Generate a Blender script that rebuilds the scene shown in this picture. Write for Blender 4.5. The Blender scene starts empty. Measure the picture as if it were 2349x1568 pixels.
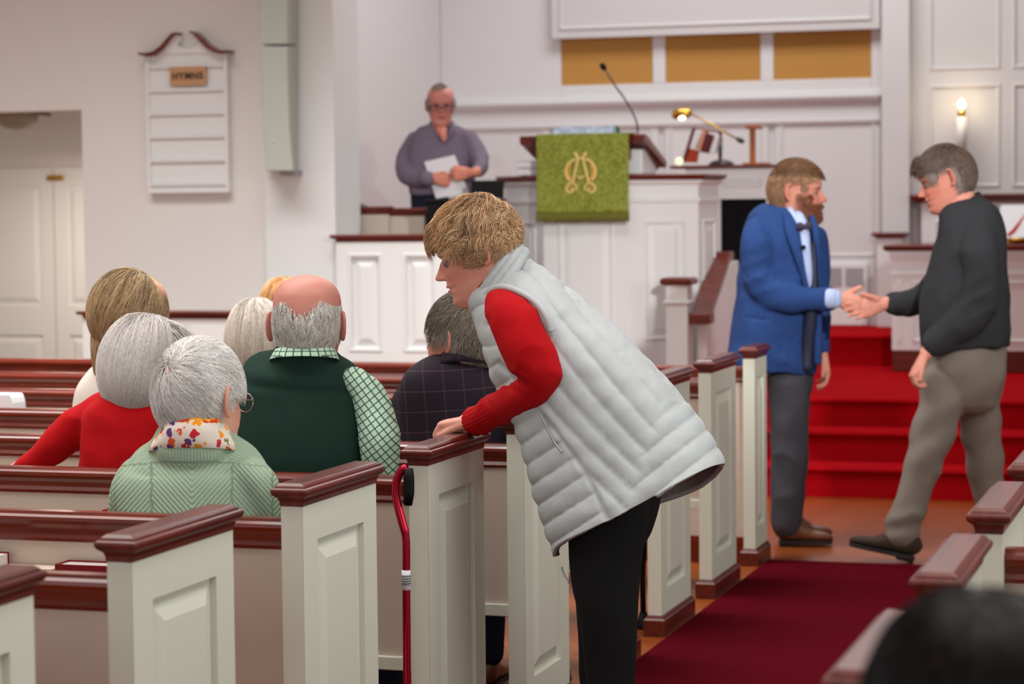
import bpy, math, random
import numpy as np
from mathutils import Vector, Matrix
random.seed(4); RNG = np.random.default_rng(7)
SC = bpy.context.scene
COL = SC.collection

# ---------------------------------------------------------------- camera
FPX, YAW, PIT, ROLL = 5390.55, .3021, .0577, -.0102
CAM = np.array([2.0419, 0.0, 1.5928])
_c, _s = math.cos(YAW), math.sin(YAW)
_r = np.array([_c, _s, 0.]); _fw = np.array([-_s, _c, 0.]); _u = np.array([0, 0, 1.])
_F = _fw*math.cos(PIT) - _u*math.sin(PIT); _U = _u*math.cos(PIT) + _fw*math.sin(PIT)
_cr, _sr = math.cos(ROLL), math.sin(ROLL)
def ray(x, y):
    a = x-1174.5; b = y-784.
    return _F*FPX + _r*(a*_cr+b*_sr) - _U*(-a*_sr+b*_cr)
def pt(x, y, Y):
    d = ray(x, y); return CAM + d*(Y/d[1])
def ptz(x, y, Z):
    d = ray(x, y); return CAM + d*((Z-CAM[2])/d[2])
def dep(P): return float(np.dot(np.asarray(P)-CAM, _F))
def proj(V):
    d = np.asarray(V)-CAM; a = d@_r; b = d@_U; e = d@_F
    x = FPX*a/e; y = -FPX*b/e
    return 1174.5+x*_cr-y*_sr, 784+x*_sr+y*_cr
cd = bpy.data.cameras.new('camera'); co = bpy.data.objects.new('camera', cd); COL.objects.link(co)
R_ = _r*_cr+_U*_sr; U_ = _U*_cr-_r*_sr
M = Matrix.Identity(4)
for i in range(3):
    M[i][0] = R_[i]; M[i][1] = U_[i]; M[i][2] = -_F[i]; M[i][3] = CAM[i]
co.matrix_world = M
cd.sensor_width = 36; cd.lens = FPX*36/2349; cd.clip_end = 100
cd.dof.use_dof = True; cd.dof.focus_distance = 6.3; cd.dof.aperture_fstop = 4.2
SC.camera = co
# ---------------------------------------------------------------- light
SC.view_settings.view_transform = 'Standard'; SC.view_settings.look = 'None'
SC.view_settings.gamma = 1; SC.view_settings.exposure = 0.0; SC.view_settings.use_curve_mapping = False
w = bpy.data.worlds.new('World'); SC.world = w; w.use_nodes = True
w.node_tree.nodes['Background'].inputs[0].default_value = (1, .99, .98, 1)
w.node_tree.nodes['Background'].inputs[1].default_value = .12
def area(name, loc, size, power, col, rot=(0, 0, 0), spread=None):
    l = bpy.data.lights.new(name, 'AREA'); l.shape = 'RECTANGLE'; l.size, l.size_y = size
    l.energy = power; l.color = col
    if spread: l.spread = spread
    o = bpy.data.objects.new(name, l); COL.objects.link(o); o.location = loc; o.rotation_euler = rot
    return o
area('nave_ceiling_lamp', (-2.8, 5.5, 5.2), (3.5, 5), 185, (1, .965, .925), spread=math.radians(120))
area('nave_ceiling_lamp', (2.5, 4.5, 5.2), (2.5, 5), 120, (1, .96, .92), spread=math.radians(120))
area('side_fill_light', (5.9, 6.0, 2.6), (2.6, 8), 150, (.95, 1, .97), (0, math.radians(90), 0))  # added fill from the right to brighten the pew ends, no window there
area('rear_fill_light', (-.5, -2.9, 2.2), (8, 2.2), 165, (1, .98, .97), (math.radians(90), 0, 0))  # added fill behind the camera for surfaces facing it, no window there
area('front_ceiling_lamp', (-3.2, 9.4, 5.2), (5.0, 1.6), 212, (.98, 1, 1), spread=math.radians(105))
area('chancel_ceiling_lamp', (-1.0, 14.9, 5.2), (3.2, 1.6), 142, (1, 1, 1))
area('hall_ceiling_lamp', (-5.1, 13.5, 2.02), (.4, .4), 30, (1, .85, .7))
def spot(name, loc, tgt, power, size, ang=50, col=(1, .985, .97)):
    l = bpy.data.lights.new(name, 'SPOT'); l.energy = power; l.shadow_soft_size = size
    l.spot_size = math.radians(ang); l.spot_blend = 1; l.color = col
    o = bpy.data.objects.new(name, l); COL.objects.link(o); o.location = loc
    o.rotation_euler = (Vector(tgt)-Vector(loc)).to_track_quat('-Z', 'Y').to_euler()
    return o
spot('chancel_spotlight', (2.7, 4.8, 3.45), (-1.25, 13.4, 1.1), 1500, .12, 29)

# ---------------------------------------------------------------- materials
def lin(c): return tuple(((v/255)/12.92 if v/255 <= .04045 else ((v/255+.055)/1.055)**2.4) for v in c)
def mat(name, col, rough=.6, spec=.5, metal=0, coat=0, sheen=0, emit=None, bump=0, bscale=200, noise=None, var=0, vscale=4, vstretch=(1, 1, 1),
        attr=False, alpha=None, sss=0, trans=0, bstretch=(1, 1, 1), raw=False):
    m = bpy.data.materials.new(name); m.use_nodes = True; nt = m.node_tree; N = nt.nodes; L = nt.links
    b = N['Principled BSDF']; c = tuple(col) if raw else lin(col)
    b.inputs['Base Color'].default_value = (*c, 1); b.inputs['Roughness'].default_value = rough
    b.inputs['Specular IOR Level'].default_value = spec; b.inputs['Metallic'].default_value = metal
    b.inputs['Coat Weight'].default_value = coat; b.inputs['Coat Roughness'].default_value = .15
    b.inputs['Sheen Weight'].default_value = sheen
    if trans: b.inputs['Transmission Weight'].default_value = trans
    if sss:
        b.inputs['Subsurface Weight'].default_value = sss; b.inputs['Subsurface Radius'].default_value = (.012, .005, .003)
    if emit: b.inputs['Emission Color'].default_value = (*emit[0], 1); b.inputs['Emission Strength'].default_value = emit[1]
    tc = N.new('ShaderNodeTexCoord'); src = None
    if attr:
        a = N.new('ShaderNodeAttribute'); a.attribute_name = 'col'; src = a.outputs['Color']
        L.new(src, b.inputs['Base Color'])
    if var:
        mp = N.new('ShaderNodeMapping'); mp.inputs['Scale'].default_value = vstretch
        L.new(tc.outputs['Object'], mp.inputs[0])
        n = N.new('ShaderNodeTexNoise'); n.inputs['Scale'].default_value = vscale; n.inputs['Detail'].default_value = 6
        L.new(mp.outputs[0], n.inputs['Vector'])
        r = N.new('ShaderNodeMapRange'); r.inputs['From Min'].default_value = .3; r.inputs['From Max'].default_value = .7
        r.inputs['To Min'].default_value = 1-var; r.inputs['To Max'].default_value = 1+var
        L.new(n.outputs['Fac'], r.inputs['Value'])
        mx = N.new('ShaderNodeVectorMath'); mx.operation = 'SCALE'
        if src: L.new(src, mx.inputs[0])
        else: mx.inputs[0].default_value = c
        L.new(r.outputs[0], mx.inputs['Scale']); L.new(mx.outputs[0], b.inputs['Base Color'])
    if bump:
        mp = N.new('ShaderNodeMapping'); mp.inputs['Scale'].default_value = bstretch
        L.new(tc.outputs['Object'], mp.inputs[0])
        n = N.new('ShaderNodeTexNoise'); n.inputs['Scale'].default_value = bscale; n.inputs['Detail'].default_value = 3
        L.new(mp.outputs[0], n.inputs['Vector'])
        bp = N.new('ShaderNodeBump'); bp.inputs['Strength'].default_value = bump; bp.inputs['Distance'].default_value = .01
        L.new(n.outputs['Fac'], bp.inputs['Height']); L.new(bp.outputs[0], b.inputs['Normal'])
    return m
PEWM = mat('pew_paint', (212, 214, 198), .45, .4, bump=.03, bscale=30)
WHITE = mat('white_paint', (232, 233, 233), .45, .4, bump=.03, bscale=30)
WALLM = mat('plaster_paint', (230, 226, 222), .75, .2, bump=.03, bscale=60)
CHWALL = mat('chancel_paint', (216, 215, 215), .6, .3, bump=.02, bscale=40)
CREAM = mat('cream_and_shade_paint', (198, 182, 168), .6, .3)
MAHOG = mat('mahogany', (104, 34, 18), .3, .4, coat=.2, var=.4, vscale=14, vstretch=(.25, 3, 3))
MAHOGY = mat('mahogany_cap', (92, 34, 24), .34, .4, coat=.2, var=.35, vscale=14, vstretch=(3, .25, 3))
FLOORM = mat('wood_floor', (140, 70, 28), .3, .4, coat=.2, var=.35, vscale=9, vstretch=(.6, 4, 1))
AISLE = mat('crimson_carpet', (80, 5, 18), .98, .02, bump=.5, bscale=350, var=.15, vscale=120)
REDC = mat('red_carpet', (168, 10, 20), .98, .03, bump=.5, bscale=350, var=.08, vscale=90)
GOLD = mat('gold_mesh', (188, 138, 72), .8, .2, bump=.3, bscale=500, var=.06, vscale=200)
BRASS = mat('brass', (205, 160, 70), .25, .5, metal=1)
BLACK = mat('black_plastic', (12, 12, 13), .55, .2)
BLACKC = mat('black_cloth', (12, 12, 14), .9, .2, var=.5, vscale=12, vstretch=(8, 1, .3))
SPKM = mat('speaker_enclosure', (190, 198, 186), .5, .3)
GREYM = mat('grey_grille', (164, 164, 168), .6, .3)
PAPER = mat('paper', (232, 231, 235), .7, .2)
BOOKR = mat('hymnal_cover', (122, 6, 18), .5, .3)
PAGES = mat('page_edges', (214, 208, 204), .8, .2, bump=.4, bscale=60, bstretch=(1, 12, 1))
OAK = mat('oak_wood', (168, 96, 48), .4, .4, var=.2, vscale=10, vstretch=(4, 4, .3))
ORANGE = mat('orange_wood', (176, 66, 36), .4, .4)
GREENC = None
SCREENM = mat('screen_case', (206, 203, 203), .6, .3)

# ---------------------------------------------------------------- mesh helpers
class MB:
    def __init__(s): s.v = []; s.f = []; s.m = []; s.c = []
    def add(s, vs, fs, mi=0):
        o = len(s.v); s.v += [tuple(map(float, p)) for p in vs]
        s.f += [tuple(i+o for i in f) for f in fs]; s.m += [mi]*len(fs); return s
    def box(s, x0, x1, y0, y1, z0, z1, mi=0):
        return s.add([(x0, y0, z0), (x1, y0, z0), (x1, y1, z0), (x0, y1, z0), (x0, y0, z1), (x1, y0, z1), (x1, y1, z1), (x0, y1, z1)],
                     [(0, 3, 2, 1), (4, 5, 6, 7), (0, 1, 5, 4), (1, 2, 6, 5), (2, 3, 7, 6), (3, 0, 4, 7)], mi)
    def hexa(s, bot, top, mi=0):
        n = len(bot)
        return s.add(list(bot)+list(top), [tuple(range(n-1, -1, -1)), tuple(range(n, 2*n))]+[(i, (i+1) % n, n+(i+1) % n, n+i) for i in range(n)], mi)
    def rings(s, x0, x1, y0, y1, prof, mi=0):
        vs = []; fs = []
        for z, o in prof: vs += [(x0-o, y0-o, z), (x1+o, y0-o, z), (x1+o, y1+o, z), (x0-o, y1+o, z)]
        k = len(prof)
        for i in range(k-1):
            for j in range(4): fs.append((4*i+j, 4*i+(j+1) % 4, 4*i+4+(j+1) % 4, 4*i+4+j))
        fs += [(3, 2, 1, 0), tuple(4*k-4+j for j in range(4))]
        return s.add(vs, fs, mi)
    def extr(s, prof, axis, a, b, mi=0):
        """prof: closed polygon of (p,q); axis 'x': p=y,q=z; 'y': p=x,q=z; 'z': p=x,q=y"""
        def P(t, p, q): return {'x': (t, p, q), 'y': (p, t, q), 'z': (p, q, t)}[axis]
        n = len(prof)
        return s.add([P(a, *p) for p in prof]+[P(b, *p) for p in prof],
                     [tuple(range(n-1, -1, -1)), tuple(range(n, 2*n))]+[(i, (i+1) % n, n+(i+1) % n, n+i) for i in range(n)], mi)
    def panel(s, O, U, V, Nn, w, h, ml, mr, mb, mt, prof, mi=0):
        """face O+[0,w]U+[0,h]V with a moulded panel inside; prof: list of (inset, height along Nn)"""
        O, U, V, Nn = map(np.asarray, (O, U, V, Nn))
        def rr(a0, a1, b0, b1, n): return [O+U*a+V*b+Nn*n for a, b in ((a0, b0), (a1, b0), (a1, b1), (a0, b1))]
        vs = rr(0, w, 0, h, 0)
        for ins, n in prof: vs += rr(ml+ins, w-mr-ins, mb+ins, h-mt-ins, n)
        fs = []
        for i in range(len(prof)):
            for j in range(4): fs.append((4*i+j, 4*i+(j+1) % 4, 4*i+4+(j+1) % 4, 4*i+4+j))
        k = 4*len(prof); fs.append((k, k+1, k+2, k+3))
        return s.add(vs, fs, mi)
    def tube(s, pts, r, n=8, mi=0):
        pts = [np.asarray(p, float) for p in pts]; k = len(pts)
        rr = r if isinstance(r, (list, tuple)) else [r]*k
        vs = []; fs = []; up = np.array([.3, .2, .93])
        for i, p in enumerate(pts):
            t = pts[min(i+1, k-1)]-pts[max(i-1, 0)]; t = t/(np.linalg.norm(t)+1e-12)
            a = np.cross(up, t)
            if np.linalg.norm(a) < 1e-3: a = np.cross([1, 0, 0], t)
            a /= np.linalg.norm(a); b = np.cross(t, a)
            for j in range(n):
                th = 2*math.pi*j/n; vs.append(p+rr[i]*(a*math.cos(th)+b*math.sin(th)))
        for i in range(k-1):
            for j in range(n): fs.append((i*n+j, i*n+(j+1) % n, (i+1)*n+(j+1) % n, (i+1)*n+j))
        fs += [tuple(range(n-1, -1, -1)), tuple((k-1)*n+j for j in range(n))]
        return s.add(vs, fs, mi)
    def lathe(s, c, prof, n=20, mi=0, axis=(0, 0, 1)):
        ax = np.asarray(axis, float); ax /= np.linalg.norm(ax)
        a = np.cross([0, 1, 0.01], ax); a /= np.linalg.norm(a); b = np.cross(ax, a)
        c = np.asarray(c, float); vs = []; fs = []; k = len(prof)
        for z, r in prof:
            for j in range(n):
                th = 2*math.pi*j/n; vs.append(c+ax*z+max(r, 1e-5)*(a*math.cos(th)+b*math.sin(th)))
        for i in range(k-1):
            for j in range(n): fs.append((i*n+j, i*n+(j+1) % n, (i+1)*n+(j+1) % n, (i+1)*n+j))
        fs += [tuple(range(n-1, -1, -1)), tuple((k-1)*n+j for j in range(n))]
        return s.add(vs, fs, mi)

def link_mesh(name, V, F, mats, parent=None, smooth=False, bevel=0, mi=None, col=None, seg=2):
    me = bpy.data.meshes.new(name)
    V = np.asarray(V, dtype=np.float32)
    if parent is not None: V = V - np.array(parent_loc(parent), dtype=np.float32)
    if isinstance(F, np.ndarray):
        nf, k = F.shape; me.vertices.add(len(V)); me.vertices.foreach_set('co', V.ravel())
        me.loops.add(nf*k); me.loops.foreach_set('vertex_index', F.astype(np.int32).ravel())
        me.polygons.add(nf); me.polygons.foreach_set('loop_start', np.arange(0, nf*k, k, dtype=np.int32))
        me.update(calc_edges=True); me.validate()
    else:
        me.from_pydata(V.tolist(), [], F)
    for m in (mats if isinstance(mats, (list, tuple)) else [mats]): me.materials.append(m)
    if mi is not None and len(mi) == len(me.polygons): me.polygons.foreach_set('material_index', np.asarray(mi, dtype=np.int32))
    if smooth: me.polygons.foreach_set('use_smooth', [True]*len(me.polygons))
    if col is not None:
        a = me.color_attributes.new('col', 'FLOAT_COLOR', 'POINT')
        a.data.foreach_set('color', np.hstack([col, np.ones((len(col), 1))]).astype(np.float32).ravel())
    me.update()
    o = bpy.data.objects.new(name, me); COL.objects.link(o)
    if parent is not None: o.parent = parent
    if bevel:
        b = o.modifiers.new('bevel', 'BEVEL'); b.width = bevel; b.segments = seg; b.limit_method = 'ANGLE'; b.angle_limit = math.radians(40)
    return o
def parent_loc(p):
    l = np.array(p.location[:])
    if p.parent: l = l+parent_loc(p.parent)
    return l
def obj(name, mb, mats, parent=None, smooth=False, bevel=0, seg=2):
    return link_mesh(name, mb.v, mb.f, mats, parent, smooth, bevel, mb.m, None, seg)
def tag(o, label, cat, group=None):
    o['label'] = label; o['category'] = cat
    if group: o['group'] = group
    return o
def thing(name, label, cat, loc, group=None):
    o = bpy.data.objects.new(name, None); COL.objects.link(o); o.location = [float(v) for v in loc]
    o.empty_display_size = .1
    return tag(o, label, cat, group)
def struct(name, mb, mats, bevel=0, smooth=False):
    o = obj(name, mb, mats, None, smooth, bevel); o['kind'] = 'structure'; return o
def copy_tree(o, parent=None):
    c = o.copy(); COL.objects.link(c); c.parent = parent
    for ch in o.children: copy_tree(ch, c)
    return c
X3, Y3, Z3 = np.eye(3)
RAISED = [(0, 0), (.001, -.015), (.012, -.015), (.05, -.001), (.052, .0)]
FLAT = [(0, 0), (.006, .008), (.018, .010), (.028, -.004), (.03, -.006)]

#@@ENV
# ---------------------------------------------------------------- the room
YW, YC, YB = 12.6, 12.6, 17.2            # nave front wall, chancel arch, chancel back wall
b = MB().box(-7, 6, -3, YW+.05, -.2, 0); struct('floor', b, FLOORM)
b = MB().box(-7, 6, -3, 17.6, 5.4, 5.5); struct('ceiling', b, WALLM)
b = MB().box(-7.1, -7, -3, 17.6, 0, 5.4); struct('wall_left', b, WALLM)
b = MB().box(-.01+.06, 1.45, -2.5, 0, .002, .01)
# aisle runner and carpeted chancel
cy1 = ptz(1736, 1282, .01)[1]
b = MB().box(.03, 1.49, -2, cy1, .0005, .012); o = obj('aisle_runner', b, AISLE, bevel=.004); tag(o, 'deep crimson carpet runner down the aisle between the pews', 'carpet')
PX0, PX1 = -3.862, 4.5
lv = [(.165, 12.62), (.325, 12.98), (.48, 13.34)]
b = MB()
for i, (z, y) in enumerate(lv):
    b.box(PX0, PX1, y, YB, (lv[i-1][0] if i else 0)-.0, z-.03)
    yy = lv[i+1][1]+.03 if i < 2 else YB
    b.extr([(yy, z-.03), (y-.012, z-.03), (y-.03, z-.022), (y-.034, z-.012), (y-.026, z-.002), (y-.01, z), (yy, z)], 'x', PX0, PX1)
b.box(PX0, PX1, 16.0, YB, .48, .66)
b.extr([(YB, .66), (15.985, .66), (15.965, .668), (15.962, .68), (15.97, .69), (15.99, .695), (YB, .695)], 'x', PX0, PX1)
struct('floor_chancel', b, REDC, bevel=0)
# nave front wall with the doorway, seen left of the chancel
xr = -4.543; zt = 2.19; xj = -3.145
b = MB(); b.box(-7, -6.6, YW, YW+.2, 0, 5.4); b.box(-6.6, xr, YW, YW+.2, zt, 5.4); b.box(xr, -3.35, YW, YW+.2, 0, 5.4)
struct('wall_front', b, WALLM)
b = MB(); b.box(-3.354, -2.916, YW-.06, YW+.35, 0, 5.4); struct('trim_1', b, WHITE, bevel=.01)
b = MB(); b.box(-3.862, -3.30, YW+.2, YW+.3, 0, 5.4); b.box(-3.962, -3.862, YW+.2, YB, 0, 5.4); struct('wall_chancel_left', b, CHWALL)
# hall behind the doorway
b = MB(); b.box(-7, -3.97, 14.6, 14.7, 0, 3); b.box(-7, -3.97, YW+.2, 14.6, 2.3, 2.4); struct('wall_hall', b, WALLM)
HY = 14.58
t = MB(); 
pA = pt(-60, 400, HY); pB = pt(128, 700, HY); pC = pt(250, 700, HY)
z0 = 0.0; z1 = pt(100, 385, HY)[2]
def leaf(x0, x1, d):
    zs = [.12, .78, .93, 2.0]
    zz = [pt(60, 425, HY)[2], pt(60, 700, HY)[2], pt(60, 768, HY)[2]]
    t.panel((x0, HY, zz[1]-.06), X3, Z3, -Y3, x1-x0, z1-zz[1]+.06, .1, .1, .06, z1-zz[0], RAISED)
    t.panel((x0, HY, 0), X3, Z3, -Y3, x1-x0, zz[1]-.06, .1, .1, .15, zz[1]-.06-zz[2], RAISED)
leaf(pA[0], pB[0]-.003, 0); leaf(pB[0]+.003, pC[0]+.1, 0)
o = obj('door_1', t, WHITE, None); o['kind'] = 'structure'
q0 = pt(108, 402, HY-.02); q1 = pt(146, 413, HY-.02)
b = MB().box(q0[0], q1[0], HY-.03, HY-.012, q1[2], q0[2]); tag(obj('name_plate', b, BRASS, bevel=.002), 'small brass plate at the top of the panelled hall door', 'plate')
# hall ceiling light
P = pt(40, 290, 13.7); lt = thing('ceiling_light', 'dim ceiling light hanging in the hallway beyond the left doorway', 'light', (P[0], P[1], 2.3))
obj('mount', MB().lathe((P[0], P[1], 2.24), [(0, .03), (.04, .045), (.058, .05)]), mat('dark_bronze', (96, 84, 70), .5, metal=.3), lt, True)
obj('lamp_shade', MB().lathe((P[0], P[1], 2.12), [(0, .02), (.015, .09), (.05, .13), (.1, .14), (.115, .1), (.12, .03)]), mat('frosted_glass', (150, 134, 118), .4), lt, True)
obj('arm', MB().tube([(P[0], P[1], 2.235), (P[0]+.12, P[1], 2.23), (P[0]+.24, P[1], 2.215)], .012), mat('dark_bronze_arm', (120, 106, 90), .5), lt, True)

# chancel back wall: plain plane with panelling
b = MB(); b.box(-3.9, 4.5, YB, YB+.1, 0, 5.4); struct('wall_back', b, CHWALL)
def pxz(x, y, Y): p = pt(x, y, Y); return p[0], p[2]
b = MB()
gz1 = pt(1289, 87, YB)[2]+.05; gz0 = pt(1289, 197, YB)[2]
xs = [pt(x, 130, YB)[0] for x in (1010, 1289, 1499, 1528, 1746, 1776, 2000, 2022)]
yf = YB-.03
m1 = pt(1260, 233, yf)[2]
b.box(-3.86, xs[1], yf, YB, m1+.01, gz0+2.5); b.box(xs[1], xs[6], yf, YB, m1+.01, gz0)
b.box(xs[2], xs[3], yf, YB, gz0, gz1+.4); b.box(xs[4], xs[5], yf, YB, gz0, gz1+.4); b.box(xs[6], xs[7]+.05, yf, YB, m1+.01, 5.0)
b.box(-3.86, -.45, yf-.02, YB, m1-.015, m1+.03)
struct('trim_2', b, CHWALL, bevel=.006)
b = MB(); z = m1-.015
b.extr([(YB, z), (yf-.06, z), (yf-.05, z-.02), (yf-.02, z-.045), (yf, z-.05), (yf, z-.16), (yf-.012, z-.165), (yf-.008, z-.185), (yf+.01, z-.19), (YB, z-.19)], 'x', -3.86, -.49)
struct('trim_3', b, CHWALL, bevel=0)
b = MB()
zt_ = pt(1300, 287, yf)[2]; zb = .695
edges = [(1015, 1262), (1275, 1510), (1525, 1762), (1778, 2018)]
for a, c in edges:
    x0 = pt(a, 300, yf+.01)[0]; x1 = pt(c, 300, yf+.01)[0]
    b.panel((x0, yf+.012, zb), X3, Z3, -Y3, x1-x0, z-.19-zb, .035, .035, .5, z-.19-zt_, FLAT)
struct('trim_4', b, CHWALL)
for i in range(3):
    g = MB().box(xs[1+2*i], xs[2+2*i], YB-.014, YB-.001, gz0, gz1)
    o = obj('organ_grille', g, GOLD); tag(o, ['gold cloth organ grille panel nearest the standing man at the back', 'middle one of the three gold cloth grille panels', 'gold cloth grille panel furthest right, beside the pilaster'][i], 'grille panel', 'gold grille panels')
# projection screen case
sc = thing('projection_screen', 'large pale grey projection screen case above the gold panels', 'screen', (pt(1640, 80, YB)[0], YB-.12, pt(1640, 76, YB-.1)[2]))
SY = YB-.13
x0 = pt(1265, 40, SY)[0]; x1 = pt(2018, 40, SY)[0]; zb_ = pt(1640, 77, SY)[2]
obj('case', MB().panel((x0, SY, zb_), X3, Z3, -Y3, x1-x0, 1.6, .055, .05, .055, .05, [(0, 0), (.01, .012), (.02, .012), (.03, -.002), (.035, -.004)]).box(x0, x1, SY+.012, YB-.03, zb_, zb_+1.6), SCREENM, sc, bevel=.004)
# right hand pilaster and reredos wall
PYW = YB-.16
b = MB(); x0 = pt(2022, 300, PYW)[0]; x1 = pt(2086, 300, PYW)[0]; zl = pt(2045, 535, PYW)[2]; zl2 = pt(2045, 546, PYW)[2]
b.box(x0, x1, PYW, YB, .695, 5.4); struct('trim_5', b, CHWALL, bevel=.006)
b = MB().rings(x0-.03, x1-.03, PYW-.1, PYW, [(zl2, 0), (zl2+.012, .0), (zl2+.02, .025), (zl, .03), (zl+.008, .02)])
tag(obj('wall_shelf', b, MAHOG, bevel=.002), 'short mahogany ledge capping the white base of the pilaster', 'shelf')
b = MB().box(x0-.02, x1-.04, PYW-.09, PYW-.001, .695, zl2); struct('trim_6', b, WHITE, bevel=.005)
b = MB(); xx = [pt(x, 300, YB-.05)[0] for x in (2087, 2312, 2600)]; zz = pt(2200, 193, YB-.05)[2]; zll = pt(2200, 447, YB-.05)[2]
b.panel((xx[0], YB-.05, zll), X3, Z3, -Y3, xx[1]-xx[0], zz-zll+.04, .14, .05, .05, .04, FLAT)
b.panel((xx[1], YB-.05, zll), X3, Z3, -Y3, xx[2]-xx[1], zz-zll+.04, .03, .05, .05, .04, FLAT)
b.panel((xx[0], YB-.05, zz+.04), X3, Z3, -Y3, xx[1]-xx[0], 2.0, .14, .05, .06, .04, FLAT)
b.panel((xx[1], YB-.05, zz+.04), X3, Z3, -Y3, xx[2]-xx[1], 2.0, .03, .05, .06, .04, FLAT)
struct('trim_7', b, CHWALL)
LY = YB-.28
b = MB().rings(pt(2092, 447, LY)[0]+.02, 2.2, LY, YB-.05, [(pt(2200, 464, LY)[2], 0), (pt(2200, 462, LY)[2], .0), (pt(2200, 455, LY)[2], .03), (pt(2200, 447, LY)[2], .04), (pt(2200, 446, LY)[2]+.004, .03)])
tag(obj('reredos_ledge', b, MAHOG, bevel=.003), 'long dark mahogany ledge on the chancel wall under the candle', 'ledge')
b = MB(); zb_ = pt(2200, 464, LY)[2]; x0 = pt(2094, 500, LY+.02)[0]+.06
b.panel((x0, LY+.03, .695), X3, Z3, -Y3, 2.1-x0, zb_-.695, .09, 1.3, .4, .12, FLAT); b.box(x0, 2.1, LY+.035, YB-.05, .695, zb_); struct('trim_8', b, WHITE)
# return air grille low on the back wall
g = thing('wall_vent', 'white framed grey vent low on the back wall behind the handshake', 'vent', (pt(1938, 680, YB)[0], YB-.03, .9))
GY = YB-.06
p0 = pt(1888, 603, GY); p1 = pt(1990, 745, GY)
f = MB().box(p0[0], p1[0], GY, YB-.005, .697, p0[2]); obj('frame', f, WHITE, g, bevel=.006)
for a, c in ((1892, 1931), (1939, 1980)):
    a0 = pt(a, 614, GY-.004); a1 = pt(c, 655, GY-.004)
    obj('louvre', MB().box(a0[0], a1[0], GY-.008, GY+.002, a1[2], a0[2]), GREYM, g)
# altar candle on the ledge
cx_, cy_ = pt(2206, 300, LY+.1)[0], LY+.1; zl_ = pt(2200, 446, LY)[2]+.005
cn = thing('altar_candle', 'tall lit white candle with a brass top standing on the ledge', 'candle', (cx_, cy_, zl_))
zb1 = pt(2206, 352, cy_)[2]; zc = pt(2206, 268, cy_)[2]; zf = pt(2206, 249, cy_)[2]
obj('candlestick', MB().lathe((cx_, cy_, zl_), [(0, .07), (.012, .07), (.02, .03), (.05, .018), (zb1-zl_-.03, .016), (zb1-zl_-.012, .05), (zb1-zl_, .055)]), BRASS, cn, True)
obj('wax', MB().lathe((cx_, cy_, zb1), [(0, .036), (zc-zb1, .036)]), mat('candle_wax', (232, 228, 224), .5, sss=.1), cn, True)
obj('brass_cap', MB().lathe((cx_, cy_, zc), [(0, .026), (.01, .03), (zf-zc-.012, .022), (zf-zc, .01)]), BRASS, cn, True)
h = pt(2206, 227, cy_)[2]-zf
obj('flame', MB().lathe((cx_, cy_, zf), [(0, .006), (h*.2, .022), (h*.45, .026), (h*.7, .018), (h, .002)]), mat('flame', (255, 225, 160), emit=((1, .82, .5), 14)), cn, True)
l = bpy.data.lights.new('flame_light', 'POINT'); l.energy = 1.2; l.color = (1, .75, .45); l.shadow_soft_size = .03
lo = bpy.data.objects.new('flame_light', l); COL.objects.link(lo); lo.location = (cx_, cy_-.05, zf+h/2)

# low front rail on the left of the chancel
def cap_prof(z, t, o): return [(z-t, 0), (z-t*.6, .0), (z-t*.45, o*.8), (z-t*.2, o), (z-.004, o*.95), (z, o*.6)]
xL = pt(178, 713, 11.9)[0]; zt2 = pt(178, 712, 11.9)[2]
rl = thing('altar_rail', 'low white panelled rail with mahogany cap along the front wall at left', 'rail', (-3.6, 11.9, 0))
b = MB(); xR = -2.95
cuts = [xL+.03, pt(425, 760, 11.9)[0], xR]
ztp = zt2-.04
for a, c in zip(cuts, cuts[1:]): b.panel((a, 11.9, 0), X3, Z3, -Y3, c-a, ztp, .07, .07, .15, .14, RAISED)
b.box(cuts[0], xR, 11.901, 11.99, 0, ztp)
obj('panelling', b, WHITE, rl)
obj('cap', MB().rings(xL+.03, xR, 11.9, 11.99, cap_prof(zt2, .045, .03)), MAHOG, rl, bevel=.002)
# choir partition between arch and pulpit
py = 12.47; xL = pt(770, 545, py)[0]; zt2 = pt(900, 537, py)[2]
rl = thing('choir_partition', 'tall white panelled partition with mahogany cap between pilaster and pulpit', 'partition', (-2.3, py, 0))
xc = [xL, pt(897, 700, py)[0], pt(1022, 700, py)[0], pt(1176, 700, py)[0]]
b = MB()
zb_ = pt(850, 808, py)[2]; ztp = zt2-.04; zpt = pt(850, 580, py)[2]
for a, c in zip(xc, xc[1:]): b.panel((a, py, 0), X3, Z3, -Y3, c-a, ztp, .07, .05, zb_, ztp-zpt, [(0, 0), (.008, .008), (.02, .006), (.024, -.026), (.036, -.026), (.075, -.004), (.078, -.003)])
b.box(xc[0], xc[-1], py+.028, py+.09, 0, ztp)
obj('panelling', b, WHITE, rl)
obj('cap', MB().rings(xL, xc[-1], py, py+.09, cap_prof(zt2, .045, .03)), MAHOG, rl, bevel=.002)
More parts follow.
